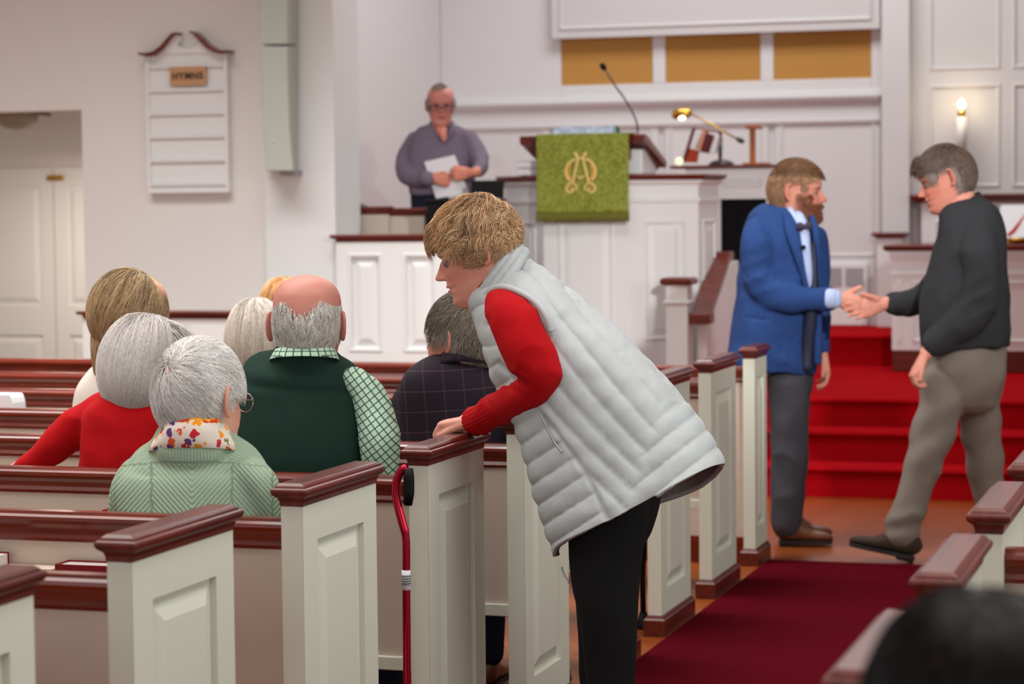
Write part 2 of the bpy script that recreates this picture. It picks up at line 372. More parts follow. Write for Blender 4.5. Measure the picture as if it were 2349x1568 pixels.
# two choir bench backs behind the partition
for k, (a, c, yy, ya) in enumerate(((790, 892, 13.0, 474), (893, 972, 13.02, 477))):
    rl = thing('choir_bench', ['cream choir bench back with mahogany cap, nearer the pilaster', 'cream choir bench back with mahogany cap beside the standing man'][k], 'bench', (pt((a+c)/2, 500, yy)[0], yy, .48), 'choir bench backs')
    x0 = pt(a, 500, yy)[0]; x1 = pt(c, 500, yy)[0]; zt3 = pt(a, ya, yy)[2]
    obj('backrest', MB().box(x0, x1, yy, yy+.03, .8, zt3-.04), CREAM, rl, bevel=.004)
    obj('cap', MB().rings(x0, x1, yy, yy+.03, cap_prof(zt3, .05, .018)), MAHOG, rl, bevel=.002)
    obj('seat', MB().box(x0, x1, yy+.03, yy+.36, .88, .92), MAHOG, rl, bevel=.004)
    for q in (x0+.02, x1-.06): obj('leg', MB().box(q, q+.04, yy, yy+.4, .482, .88), CREAM, rl, bevel=.004)
# dark instrument / music stands by the man
st = thing('music_stand', 'black music stand behind the choir partition beside the pulpit', 'music stand', (pt(1110, 480, 13.0)[0], 13.0, .48))
a0 = pt(1078, 414, 13.0); a1 = pt(1152, 458, 13.0)
obj('desk', MB().hexa([(a0[0], 13.0, a1[2]), (a1[0], 13.0, a1[2]), (a1[0], 13.03, a1[2]-.01), (a0[0], 13.03, a1[2]-.01)], [(a0[0], 13.02, a0[2]), (a1[0], 13.02, a0[2]), (a1[0], 13.05, a0[2]), (a0[0], 13.05, a0[2])]), BLACK, st, bevel=.004)
obj('pole', MB().tube([((a0[0]+a1[0])/2, 13.06, .482), ((a0[0]+a1[0])/2, 13.06, a1[2]+.04)], .012), BLACK, st)
obj('foot', MB().lathe(((a0[0]+a1[0])/2, 13.06, .482), [(0, .16), (.01, .16), (.03, .02)]), BLACK, st)
pn = thing('organ_console', 'black organ console partly hidden behind the partition and the leaning woman', 'organ', (pt(1060, 520, 12.95)[0], 12.75, .48))
a0 = pt(995, 457, 12.75); a1 = pt(1150, 560, 12.75)
obj('body', MB().box(a0[0], a1[0], 12.62, 12.82, .482, a0[2]-.02), BLACK, pn, bevel=.01)
obj('lid', MB().box(a0[0]-.01, a1[0]+.01, 12.61, 12.83, a0[2]-.02, a0[2]), BLACK, pn, bevel=.005)
sp = pt(822, 468, 13.4); b = MB().lathe((sp[0], 13.45, sp[2]-.06), [(0, .04), (.03, .05), (.05, .035), (.062, .01)])
o = obj('desk_lamp', b, mat('dark_grey', (62, 60, 64), .5), smooth=True); tag(o, 'small dark rounded lamp head peeking over the choir bench', 'lamp'); 
o2 = MB().tube([(sp[0], 13.45, .482), (sp[0], 13.45, sp[2]-.05)], .008); obj('pole', o2, BLACK, o)

# pulpit
pul = thing('pulpit', 'tall white panelled pulpit with mahogany ledge in the chancel centre', 'pulpit', (pt(1400, 800, 13.5)[0], 13.6, .48))
plan = [pt(1158, 450, 13.72), pt(1246, 450, 13.40), pt(1442, 450, 13.40), pt(1602, 450, 13.66), pt(1648, 450, 14.15)]
plan = [p[:2] for p in plan]
plan2 = plan+[np.array([plan[4][0]-.1, 14.5]), np.array([plan[0][0], 14.5])]
zc = pt(1300, 415, 13.4)[2]; zcc = pt(1300, 401, 13.4)[2]; zfr = pt(1300, 457, 13.4)[2]
def offp(P, o):
    c = np.mean(P, axis=0); out = []
    n = len(P)
    for i in range(n):
        a, b_, d = P[i-1], P[i], P[(i+1) % n]
        e1 = (b_-a)/np.linalg.norm(b_-a); e2 = (d-b_)/np.linalg.norm(d-b_)
        n1 = np.array([e1[1], -e1[0]]); n2 = np.array([e2[1], -e2[0]])
        bis = n1+n2; bis /= np.linalg.norm(bis); out.append(b_+bis*o/max(.35, bis@n1))
    return out
def polyrings(mb, P, prof, mi=0):
    n = len(P); vs = []; fs = []
    for z, o in prof: vs += [(q[0], q[1], z) for q in offp(P, o)]
    k = len(prof)
    for i in range(k-1):
        for j in range(n): fs.append((i*n+j, i*n+(j+1) % n, (i+1)*n+(j+1) % n, (i+1)*n+j))
    fs += [tuple(range(n-1, -1, -1)), tuple((k-1)*n+j for j in range(n))]
    mb.add(vs, fs, mi)
b = MB(); polyrings(b, plan2, [(.482, -.004), (zfr-.02, -.004)])
polyrings(b, plan2, [(zfr-.025, 0), (zfr-.02, .012), (zfr, .012), (zfr+.008, 0), (zc-.03, 0), (zc-.02, .02), (zc, .03)])
for i in range(4):
    p, q = plan[i], plan[i+1]; L_ = np.linalg.norm(q-p); u = np.array([*(q-p)/L_, 0]); nn = np.array([u[1], -u[0], 0])
    mg = min(.09, L_*.2)
    b.panel((p[0], p[1], .49), u, Z3, nn, L_, zfr-.025-.49, mg, mg, .3, .1, [(0, 0), (.008, .008), (.02, .008), (.026, -.003), (.034, -.003), (.07, .006), (.074, .006)])
obj('body', b, WHITE, pul)
b = MB(); polyrings(b, plan2, [(zc, .0), (zc+.005, .035), (zc+.02, .05), (zcc-.004, .055), (zcc, .04)]); obj('ledge', b, MAHOG, pul, bevel=.003)
b = MB(); p = pt(1340, 380, 13.6); px0 = pt(1270, 380, 13.55)[0]; px1 = pt(1478, 380, 13.55)[0]
b.box(px0, px1, 13.5, 13.85, zcc, pt(1340, 345, 13.6)[2]); obj('pedestal', b, WHITE, pul, bevel=.01)
# bookrest
lx0 = pt(1195, 315, 13.45)[0]; lx1 = pt(1482, 315, 13.45)[0]; zl0 = pt(1300, 311, 13.42)[2]
b = MB(); b.extr([(13.42, zl0), (13.42, zl0-.045), (13.47, zl0-.055), (13.95, zl0-.19), (13.97, zl0-.17), (13.97, zl0-.15), (13.46, zl0+.004)], 'x', lx0, lx1)
b.extr([(13.44, zl0-.05), (13.9, zl0-.18), (13.86, zl0-.2), (13.44, zl0-.14)], 'x', lx0+.1, lx1-.1)
b.hexa([(lx1-.02, 13.5, zl0-.07), (pt(1515, 348, 13.9)[0], 13.85, zl0-.2), (pt(1500, 350, 13.9)[0], 13.95, zl0-.21), (lx1-.1, 13.9, zl0-.2)],
       [(lx1-.02, 13.5, zl0-.02), (pt(1515, 330, 13.9)[0], 13.85, zl0-.15), (pt(1500, 330, 13.9)[0], 13.95, zl0-.15), (lx1-.1, 13.9, zl0-.13)])
obj('bookrest', b, MAHOG, pul, bevel=.004)
# open book on the bookrest
bx0 = pt(1268, 300, 13.5)[0]; bxm = pt(1340, 300, 13.5)[0]; bx1 = pt(1404, 300, 13.5)[0]; zbk = pt(1340, 290, 13.55)[2]
ob = thing('open_book', 'open blue-white book lying on the pulpit bookrest above the green cloth', 'book', ((bx0+bx1)/2, 13.55, zl0))
BKM = mat('blueish_pages', (176, 190, 214), .7, var=.35, vscale=25)
for a, c in ((bx0, bxm-.003), (bxm+.003, bx1)):
    obj('page_block', MB().hexa([(a, 13.49, zl0+.003), (c, 13.49, zl0+.003), (c, 13.60, zl0-.02), (a, 13.60, zl0-.02)], [(a, 13.52, zbk), (c, 13.52, zbk), (c, 13.60, zbk-.01), (a, 13.60, zbk-.01)]), BKM, ob, bevel=.004)
obj('cover', MB().hexa([(bx0-.01, 13.60, zl0-.03), (bx1+.035, 13.60, zl0-.03), (bx1+.035, 13.61, zl0-.03), (bx0-.01, 13.61, zl0-.03)], [(bx0-.005, 13.602, zbk), (bx1+.012, 13.602, zbk), (bx1+.012, 13.612, zbk), (bx0-.005, 13.612, zbk)]), mat('green_cover', (30, 96, 60), .6), ob)
# books left of lectern on ledge
for k, (ya, yb_, xa) in enumerate(((384, 400, 1192), (363, 382, 1188))):
    p0 = pt(xa, ya, 13.5); p1 = pt(1236, yb_, 13.5); o = thing('white_book', ['white book at the bottom of the pair on the pulpit ledge', 'white book on top of the pair on the pulpit ledge'][k], 'book', ((p0[0]+p1[0])/2, 13.58, p1[2]), 'books on pulpit ledge')
    zb = zcc+.002 if k == 0 else zcc+.046
    obj('cover', MB().box(p0[0], p1[0], 13.46, 13.64, zb, zb+.004).box(p0[0], p1[0], 13.46, 13.64, zb+.038, zb+.042), mat('pale_cover', (196, 176, 176), .6), o)
    obj('page_block', MB().box(p0[0]+.003, p1[0]-.002, 13.463, 13.637, zb+.0042, zb+.0378), PAPER, o)
# gooseneck microphone
gm = thing('microphone', 'thin black gooseneck microphone rising from the right of the bookrest', 'microphone', pt(1462, 308, 13.5))
pth = [(1462, 309), (1463, 296), (1460, 278), (1450, 255), (1432, 225), (1410, 195), (1390, 162)]
gp = [pt(x, y, 13.5-.02*i) for i, (x, y) in enumerate(pth)]
obj('stem', MB().tube(gp, .0055, 8), mat('dark_metal', (70, 66, 66), .4, metal=.5), gm, True)
obj('capsule', MB().lathe(pt(1389, 161, 13.4), [(0, .006), (.01, .016), (.03, .018), (.045, .014), (.05, .004)], axis=pt(1380, 147, 13.38)-pt(1390, 162, 13.4)), BLACK, gm, True)
# green antependium with fringe and gold emblem
def cloth_mat():
    m = mat('green_damask', (136, 144, 52), .75, .3, sheen=0); nt = m.node_tree; N = nt.nodes; L = nt.links; bs = N['Principled BSDF']
    tc = N.new('ShaderNodeTexCoord'); v = N.new('ShaderNodeTexNoise'); v.inputs['Scale'].default_value = 22; v.inputs['Detail'].default_value = 4; v.inputs['Distortion'].default_value = 2.5
    mp = N.new('ShaderNodeMapping'); mp.inputs['Scale'].default_value = (1.4, 1, 1); L.new(tc.outputs['Object'], mp.inputs[0]); L.new(mp.outputs[0], v.inputs['Vector'])
    r = N.new('ShaderNodeValToRGB'); r.color_ramp.elements[0].position = .42; r.color_ramp.elements[1].position = .58
    r.color_ramp.elements[0].color = (*lin((118, 124, 38)), 1); r.color_ramp.elements[1].color = (*lin((150, 158, 70)), 1)
    L.new(v.outputs['Fac'], r.inputs[0]); L.new(r.outputs[0], bs.inputs['Base Color']); return m
GREENC = cloth_mat()
ay = 13.325
cl = thing('antependium', 'green damask cloth with fringe and gold emblem hanging from the pulpit', 'cloth', (pt(1336, 400, ay)[0], ay, zl0))
a0 = pt(1230, 312, ay); a1 = pt(1442, 312, ay); zb1 = pt(1336, 487, ay)[2]; zb2 = pt(1336, 509, ay)[2]
def sheet(x0, x1, zt, zb, y, nx=60, nz=30, wav=.004, th=.006):
    vs = []; fs = []
    for side in (0, 1):
        for j in range(nz+1):
            for i in range(nx+1):
                u = i/nx; v = j/nz
                vs.append((x0+(x1-x0)*u, y+side*th-wav*math.sin(u*9)*v-.01*v*(1-side*0), zt+(zb-zt)*v))
    n1 = (nx+1)*(nz+1)
    for j in range(nz):
        for i in range(nx):
            a = j*(nx+1)+i; fs.append((a, a+nx+1, a+nx+2, a+1)); fs.append((n1+a, n1+a+1, n1+a+nx+2, n1+a+nx+1))
    bd = [i for i in range(nx+1)]+[j*(nx+1)+nx for j in range(1, nz+1)]+[nz*(nx+1)+i for i in range(nx-1, -1, -1)]+[j*(nx+1) for j in range(nz-1, 0, -1)]
    for a, c in zip(bd, bd[1:]+bd[:1]): fs.append((a, c, n1+c, n1+a))
    return MB().add(vs, fs)
obj('cloth', sheet(a0[0], a1[0], zl0+.004, zb1, ay), GREENC, cl, True)
obj('cloth_top', MB().extr([(ay, zl0+.006), (ay, zl0-.0), (13.42, zl0+.004), (13.47, zl0+.006), (13.6, zl0-.03), (13.6, zl0-.022), (13.47, zl0+.013)], 'x', a0[0], a1[0]), GREENC, cl)
fr = MB(); n = 110; ff = sheet
for i in range(n):
    x = a0[0]-.004+(a1[0]-a0[0]+.008)*(i+.5)/n; wv = .004*math.sin((i/n)*9)+.01
    fr.tube([(x, ay-wv+.003, zb1+.006), (x+random.uniform(-.001, .001), ay-wv+.001, (zb1+zb2)/2), (x+random.uniform(-.003, .003), ay-wv+random.uniform(-.002, .004), zb2+random.uniform(-.003, .004))], [.0026, .003, .0022], 5)
obj('fringe', fr, mat('green_fringe', (112, 112, 34), .8), cl, True)
# emblem: interlaced letters built as embroidered ribbons
em = MB(); Ex, Ez = pt(1333, 398, ay)[0], pt(1333, 398, ay)[2]; sE = (pt(1376, 398, ay)[0]-pt(1290, 398, ay)[0])/86
def E(pts, r, mi=0):
    P = []
    pts = [np.array(p, float) for p in pts]
    for i in range(len(pts)-1):
        q0 = pts[max(i-1, 0)]; q1 = pts[i]; q2 = pts[i+1]; q3 = pts[min(i+2, len(pts)-1)]
        for k in range(5):
            u = k/5; P.append(.5*((2*q1)+(-q0+q2)*u+(2*q0-5*q1+4*q2-q3)*u*u+(-q0+3*q1-3*q2+q3)*u**3))
    P.append(pts[-1])
    em.tube([(Ex+sE*(p[0]-1333), ay-.012, Ez-sE*(p[1]-398)) for p in P], r*sE, 6, mi)
for sgn in (1, -1):
    m_ = lambda L_: [(1333+sgn*(x-1333), y) for x, y in L_]
    E(m_([(1342, 360), (1347, 352), (1341, 357), (1340, 368), (1345, 392), (1352, 420)]), 3.2, 0)         # stems of the A
    E(m_([(1345, 366), (1356, 372), (1366, 386), (1366, 402), (1358, 414)]), 3.4, 0)                      # omega bow
    E(m_([(1356, 378), (1361, 390), (1360, 402), (1354, 410)]), 2.6, 1)
    E(m_([(1354, 418), (1363, 424), (1366, 433), (1358, 440), (1351, 436), (1353, 430)]), 2.9, 0)
    E(m_([(1352, 418), (1345, 424), (1342, 430), (1347, 434)]), 2.4, 0)
    E(m_([(1352, 424), (1358, 428), (1357, 433)]), 1.8, 1)
E([(1326, 402), (1333, 409), (1341, 402)], 2.4, 0); E([(1328, 362), (1333, 366), (1338, 362)], 2.6, 0)
obj('emblem', em, [mat('gold_thread', (236, 208, 128), .5, sheen=0), mat('orange_thread', (222, 166, 56), .5)], cl, True)

# stair newel and handrail of the pulpit
nw = thing('newel_post', 'white newel post with rounded mahogany cap at the pulpit stair', 'post', (pt(1553, 800, 13.25)[0], 13.3, .34))
nx0 = pt(1527, 700, 13.25)[0]; nx1 = pt(1577, 700, 13.25)[0]
zc0 = pt(1553, 655, 13.25)[2]; zc1 = pt(1553, 636, 13.25)[2]; zr = pt(1553, 694, 13.25)[2]; dd = nx1-nx0
b = MB().box(nx0, nx1, 13.25, 13.25+dd, .326, zc0); b.rings(nx0, nx1, 13.25, 13.25+dd, [(zr-.01, 0), (zr-.005, .014), (zr+.006, .014), (zr+.014, 0)])
obj('shaft', b, WHITE, nw, bevel=.003)
obj('cap', MB().rings(nx0, nx1, 13.25, 13.25+dd, [(zc0, .0), (zc0+.006, .02), (zc0+.018, .03), (zc0+.03, .03), (zc1-.004, .02), (zc1, .0)]), MAHOG, nw, bevel=.005)
hr = thing('handrail', 'sloping mahogany handrail climbing beside the pulpit stair', 'handrail', (pt(1605, 730, 13.4)[0], 13.5, .48))
def slab(P0, P1, w_, h_):
    P0, P1 = np.array(P0), np.array(P1); q = np.array([w_/2, 0, 0]); z_ = np.array([0, 0, h_/2])
    return [P0-q-z_, P0+q-z_, P0+q+z_, P0-q+z_], [P1-q-z_, P1+q-z_, P1+q+z_, P1-q+z_]
h0 = pt(1606, 728, 13.35); h1 = pt(1656, 588, 14.1)
hb = MB(); A_, B_ = slab(h0, h1, .12, .05); hb.hexa(A_, B_); hb.box(h0[0]-.07, h0[0]+.07, 13.28, 13.42, h0[2]-.035, h0[2]+.03); hb.box(h1[0]-.055, h1[0]+.055, 14.05, 14.2, h1[2]-.04, h1[2]+.03)
obj('rail', hb, MAHOG, hr, bevel=.008)
b = MB(); b.extr([(13.4, .482), (14.3, .482), (14.3, h1[2]-.03), (14.1, h1[2]-.03), (13.4, h0[2]-.03)], 'x', h0[0]-.03, h0[0]+.03)
obj('stair_panel', b, WHITE, hr, bevel=.004)
sb = MB(); sx0 = pt(1655, 700, 14.4)[0]; sx1 = pt(1712, 700, 14.4)[0]
for i in range(4): sb.box(sx0, sx1, 14.36+.13*i, 14.9, .482+.17*i, .482+.17*(i+1))
o = obj('pulpit_steps', sb, WHITE, bevel=.01); tag(o, 'white pulpit side steps behind the handrail, left of the blue blazer', 'steps')

# reading desk behind the pulpit
dk = thing('reading_desk', 'white desk with mahogany top and black recess right of the pulpit', 'desk', (pt(1720, 500, 15.1)[0], 15.2, .48))
DY = 15.0
x0 = pt(1572, 378, DY)[0]; x1 = pt(1782, 378, DY)[0]; zt4 = pt(1700, 378, DY)[2]; xa = pt(1652, 455, DY)[0]; xb = pt(1758, 455, DY)[0]; zo = pt(1700, 456, DY)[2]
b = MB(); b.box(x0, xa, DY, DY+.25, .482, zt4-.02); b.box(xb, x1, DY, DY+.25, .482, zt4-.02)
b.panel((xa, DY, zo), X3, Z3, -Y3, xb-xa, zt4-.02-zo, .02, .02, .1, .1, [(0, 0), (.01, .01), (.02, .01), (.03, -.004)]); b.box(xa, xb, DY+.002, DY+.25, zo, zt4-.02)
obj('body', b, WHITE, dk, bevel=.003)
obj('curtain', MB().box(xa, xb, DY+.03, DY+.06, .482, zo), BLACKC, dk)
obj('top', MB().rings(pt(1546, 378, DY)[0], x1-.01, DY-.05, DY+.25, [(zt4-.02, 0), (zt4-.012, .015), (zt4-.002, .015), (zt4, .005)]), MAHOG, dk)
TY = DY+.12; zt4 += .001
# slanted book rack
rk = thing('book_rack', 'slanted mahogany rack holding books on the white desk', 'rack', (pt(1620, 372, TY)[0], TY, zt4))
def q(x, y, Y=TY): return pt(x, y, Y)
fr = MB()
c0, c1, c2, c3 = q(1568, 372), q(1592, 293), q(1655, 302), q(1650, 372)
fr.tube([c0, c1], .012, 6); fr.tube([c1, c2], .01, 6); fr.tube([c2, q(1640, 340)], .01, 6); obj('frame', fr, MAHOG, rk)
fr = MB(); e = np.array([0, .03, 0]); 
for (a, b_, c, d_), m_ in (((1569, 1598, 1604, 1582), 0),): fr.add([q(1570, 372), q(1598, 373), q(1603, 345), q(1580, 340), q(1570, 372)+e, q(1598, 373)+e, q(1603, 345)+e, q(1580, 340)+e], [(0, 1, 2, 3), (7, 6, 5, 4), (0, 4, 5, 1), (1, 5, 6, 2), (2, 6, 7, 3), (3, 7, 4, 0)])
obj('cheek', fr, ORANGE, rk, bevel=.004)
BKS = [((1584, 336), (1596, 340), (1612, 302), (1600, 297), PAPER, 'white book leftmost in the slanted rack'), ((1599, 342), (1608, 345), (1622, 300), (1612, 298), mat('peach_cover', (214, 150, 118), .6), 'peach-edged book second in the slanted rack'),
       ((1606, 348), (1626, 352), (1640, 312), (1620, 304), mat('maroon_cover', (92, 22, 26), .5), 'maroon book in the middle of the slanted rack'), ((1628, 350), (1640, 352), (1652, 312), (1642, 308), PAPER, 'white book rightmost in the slanted rack')]
for (a, b_, c, d_, m_, lb) in BKS:
    e = np.array([0, .05, 0]); P4 = [q(*a), q(*b_), q(*c), q(*d_)]
    o = obj('rack_book', MB().add([p-e*.3 for p in P4]+[p+e for p in P4], [(0, 1, 2, 3), (7, 6, 5, 4), (0, 4, 5, 1), (1, 5, 6, 2), (2, 6, 7, 3), (3, 7, 4, 0)]), m_, bevel=.003); tag(o, lb, 'book', 'books in the slanted rack')
# brass lamp
lp = thing('banker_lamp', 'brass reading lamp with a long counterweighted arm on the white desk', 'lamp', (q(1650, 372)[0], TY+.1, zt4))
GRN = mat('dark_green_enamel', (24, 44, 34), .3, coat=.5); TL = TY+.1
b = MB().lathe((q(1655, 370, TL)[0], TL, zt4), [(0, .085), (.012, .085), (.03, .06), (.04, .02)]); obj('base', b, mat('dark_base', (52, 46, 50), .4), lp, True)
obj('stem', MB().tube([q(1652, 366, TL), q(1652, 342, TL), q(1652, 318, TL), q(1651, 300, TL)], [.012, .016, .016, .009]), GRN, lp, True)
obj('arm', MB().tube([q(1588, 262, TL), q(1640, 290, TL), q(1690, 318, TL)], .006), BRASS, lp, True)
obj('counterweight', MB().tube([q(1690, 317, TL), q(1697, 321, TL), q(1706, 326, TL)], [.012, .02, .014]), GRN, lp, True)
obj('shade', MB().lathe(q(1541, 263, TL), [(0, .008), (.01, .03), (.06, .034), (.12, .03), (.135, .014)], axis=q(1590, 258, TL)-q(1541, 263, TL)), BRASS, lp, True)
obj('bulb', MB().lathe(q(1556, 270, TL-.01), [(0, .004), (.01, .014), (.03, .02), (.045, .012), (.05, .002)], axis=q(1566, 268, TL)-q(1556, 270, TL)), mat('bulb', (255, 230, 170), emit=((1, .8, .45), 9)), lp, True)
kb = obj('ball_light', MB().lathe(q(1558, 371, TY-.12), [(-.006, .008), (-.004, .026), (.008, .028), (.012, .02)], axis=(0.2, -1, .2)), mat('lit_ball', (230, 235, 190), .3, emit=((.85, .9, .6), .6)), smooth=True); tag(kb, 'tiny bright ball light at the left edge of the desk top', 'ball_light')  # small glowing ball light at the desk edge
# wooden stand
ws = thing('wooden_stand', 'small orange-brown wooden stand with a flat head right of the lamp', 'stand', (q(1726, 372)[0], TY, zt4))
obj('base', MB().box(q(1708, 370)[0], q(1762, 370)[0], TY-.06, TY+.1, zt4, zt4+.014), OAK, ws, bevel=.003)
obj('upright', MB().box(q(1720, 370)[0], q(1732, 370)[0], TY-.01, TY+.03, zt4+.014, q(1726, 296)[2]), OAK, ws, bevel=.003)
obj('head', MB().box(q(1712, 290)[0], q(1746, 290)[0], TY-.04, TY+.06, q(1726, 296)[2], q(1726, 288)[2]), OAK, ws, bevel=.003)
# communion table
TBY = 15.45
ct = thing('communion_table', 'white communion table with dentil moulding and mahogany top at right', 'table', (.7, TBY+.4, .48))
x0 = pt(2046, 700, TBY)[0]; x1 = 2.3; zt5 = pt(2100, 561, TBY)[2]; zt6 = pt(2100, 576, TBY)[2]; zb5 = pt(2100, 803, TBY)[2]; zbb = .482
b = MB(); w_ = (x1-x0)
xs5 = [x0, pt(2080, 700, TBY)[0], pt(2215, 700, TBY)[0], pt(2400, 700, TBY)[0], x1]
zfr = pt(2100, 632, TBY)[2]
for a, c in zip(xs5, xs5[1:]): b.panel((a, TBY, zb5), X3, Z3, -Y3, c-a, zfr-zb5, .03, .03, .05, .03, FLAT)
b.box(x0, x1, TBY+.001, TBY+.7, zb5, zfr); b.rings(x0, x1, TBY, TBY+.7, [(zfr, 0), (zfr+.004, .012), (zfr+.02, .012), (zfr+.024, 0), (zt6-.06, 0), (zt6-.055, .01), (zt6, .02)])
n = 70
for i in range(n): xx_ = x0+(x1-x0)*(i+.2)/n; b.box(xx_, xx_+w_/n*.55, TBY-.03, TBY, zt6-.03, zt6-.004)
obj('body', b, WHITE, ct)
obj('top', MB().rings(x0-.01, x1, TBY, TBY+.7, [(zt6, .02), (zt6+.01, .04), (zt5-.008, .045), (zt5, .035)]), MAHOG, ct, bevel=.003)
obj('plinth', MB().box(x0-.0, x1, TBY+.02, TBY+.7, zbb, zb5), MAHOG, ct, bevel=.004)
# things on the table
p = pt(2326, 575, TBY+.3); ob = thing('open_bible', 'large open white book propped on the communion table', 'book', (p[0], TBY+.3, zt5))
zA = pt(2326, 470, TBY+.3)[2]; xA = pt(2290, 500, TBY+.3)[0]; xB = xA+.5
obj('page_block', MB().hexa([(xA, TBY+.25, zt5+.03), (xB, TBY+.25, zt5+.03), (xB, TBY+.29, zt5+.03), (xA, TBY+.29, zt5+.03)], [(xA, TBY+.45, zA), (xB, TBY+.45, zA), (xB, TBY+.5, zA), (xA, TBY+.5, zA)]), PAPER, ob, bevel=.005)
obj('book_stand', MB().box(xA-.02, xB+.02, TBY+.16, TBY+.3, zt5+.001, zt5+.03), BRASS, ob, bevel=.004)
obj('ribbon', MB().tube([pt(2352, 492, TBY+.14), pt(2338, 512, TBY+.12), pt(2325, 530, TBY+.12), pt(2312, 540, TBY+.12)], [.006, .01, .014, .012], 6), mat('orange_ribbon', (214, 62, 30), .5), ob)
br = MB().lathe((pt(2336, 545, TBY+.06)[0], TBY+.06, zt5+.001), [(0, .05), (.008, .06), (.03, .075), (.04, .07), (.035, .05), (.02, .04)])
tag(obj('brass_plate', br, BRASS, smooth=True), 'shiny brass dish at the edge of the communion table', 'dish')

# hymn board on the plaster wall
HW = YW-.001
hb = thing('hymn_board', 'white hymn board with mahogany scroll pediment on the left wall', 'hymn board', (pt(434, 440, HW)[0], HW, pt(434, 440, HW)[2]))
hx0 = pt(338, 300, HW-.04)[0]; hx1 = pt(524, 300, HW-.04)[0]; hz0 = pt(434, 442, HW-.04)[2]; hz1 = pt(434, 122, HW-.04)[2]; hw_ = hx1-hx0
hy = HW-.05
b = MB(); b.box(hx0, hx1, hy+.012, HW, hz0, hz1)
b.box(hx0, hx0+.02, hy, hy+.012, hz0+.03, hz1); b.box(hx1-.02, hx1, hy, hy+.012, hz0+.03, hz1); b.box(hx0, hx1, hy, hy+.012, hz0, hz0+.03)
nr = 7
zs = [pt(434, y, hy)[2] for y in (152, 207, 261, 314, 369, 423)]
for z in zs: b.extr([(hy+.012, z-.006), (hy-.002, z-.006), (hy-.004, z+.014), (hy+.002, z+.016), (hy+.004, z), (hy+.012, z)], 'x', hx0+.02, hx1-.02)
# pediment shape
def pz(x, y): p = pt(x, y, hy); return (p[0], p[2])
ped = [pz(340, 124)]+[pz(*v) for v in ((352, 122), (368, 115), (384, 98), (394, 84), (404, 78), (413, 86), (411, 96), (404, 100), (410, 108), (434, 112), (446, 106), (454, 100), (443, 96), (440, 84), (448, 76), (458, 83), (474, 99), (492, 112), (510, 118), (522, 120))]
b.extr(ped, 'y', hy+.002, HW)
obj('board', b, WHITE, hb)
b = MB()
for L_ in (((322, 121), (340, 122), (356, 118), (372, 106), (386, 90), (398, 77), (410, 74)), ((438, 71), (450, 74), (462, 84), (478, 100), (496, 112), (512, 116), (530, 115))):
    n = len(L_); 
    top = [pz(*p) for p in L_]; thk = [5, 8, 10, 11, 10, 7, 3] if L_[0][0] < 400 else [3, 7, 10, 11, 9, 8, 5]
    bot = [pz(p[0], p[1]+t_) for p, t_ in zip(L_, thk)]
    b.extr(bot+top[::-1], 'y', hy-.035, HW)
obj('pediment', b, MAHOG, hb, bevel=.003)
s0 = pt(389, 154, hy-.01); s1 = pt(473, 195, hy-.01)
obj('sign', MB().box(s0[0], s1[0], hy-.014, hy-.004, s1[2], s0[2]), mat('tan_card', (196, 150, 108), .6), hb, bevel=.001)
tx = bpy.data.curves.new('lettering', 'FONT'); tx.body = 'HYMNS'; tx.size = (s0[2]-s1[2])*.50; tx.extrude = .001; tx.offset = .0014; tx.space_character = 1.12
to = bpy.data.objects.new('lettering', tx); COL.objects.link(to); tx.align_x = 'CENTER'; tx.align_y = 'CENTER'
tx.materials.append(mat('ink', (28, 26, 22), .6))
bpy.context.view_layer.update(); _me = bpy.data.meshes.new_from_object(to.evaluated_get(bpy.context.evaluated_depsgraph_get())); bpy.data.objects.remove(to)
to = bpy.data.objects.new('lettering', _me); COL.objects.link(to)
to.rotation_euler = (math.pi/2, 0, 0); to.parent = hb
to.location = Vector(((s0[0]+s1[0])/2, hy-.0155, (s0[2]+s1[2])/2-.001))-Vector(hb.location); to['label'] = 'dark lettering reading HYMNS'
# column loudspeaker
def speaker(name, label, rows):
    Y = YW-.28; P = pt(645, rows[-1][0], Y); r = thing(name, label, 'loudspeaker', (P[0], Y, P[2]), 'column loudspeakers')
    vs = []; fs = []
    for (y, xl, xm, xr_) in rows:
        for x_, yy in ((xl, Y), (xm, Y-.0), (xr_, YW-.08), (xl, YW-.1)): p = pt(x_, y, yy); vs.append((p[0], p[1], p[2]))
    k = len(rows)
    for i in range(k-1):
        for j in range(4): fs.append((4*i+j, 4*i+4+j, 4*i+4+(j+1) % 4, 4*i+(j+1) % 4))
    fs += [(0, 1, 2, 3), tuple(4*k-1-j for j in range(4))]
    obj('cabinet', MB().add(vs, fs), SPKM, r, bevel=.006)
    return r
s_ = speaker('column_speaker', 'lower pale green column loudspeaker mounted beside the pilaster', [(107, 597, 658, 683), (200, 600, 660, 683), (300, 604, 664, 683), (392, 611, 672, 683)])
obj('badge', MB().lathe(pt(626, 322, YW-.283), [(0, .006), (.003, .005)], axis=(0, -1, 0)), PAPER, s_)
obj('bracket', MB().box(pt(650, 400, YW-.15)[0], pt(680, 400, YW-.15)[0], YW-.2, YW-.06, pt(650, 402, YW-.15)[2], pt(650, 391, YW-.15)[2]), GREYM, s_)
s_ = speaker('column_speaker', 'upper pale green column loudspeaker stacked above the other by the pilaster', [(-60, 596, 658, 683), (101, 597, 658, 683)])
obj('badge', MB().lathe(pt(620, 28, YW-.283), [(0, .006), (.003, .005)], axis=(0, -1, 0)), PAPER, s_)
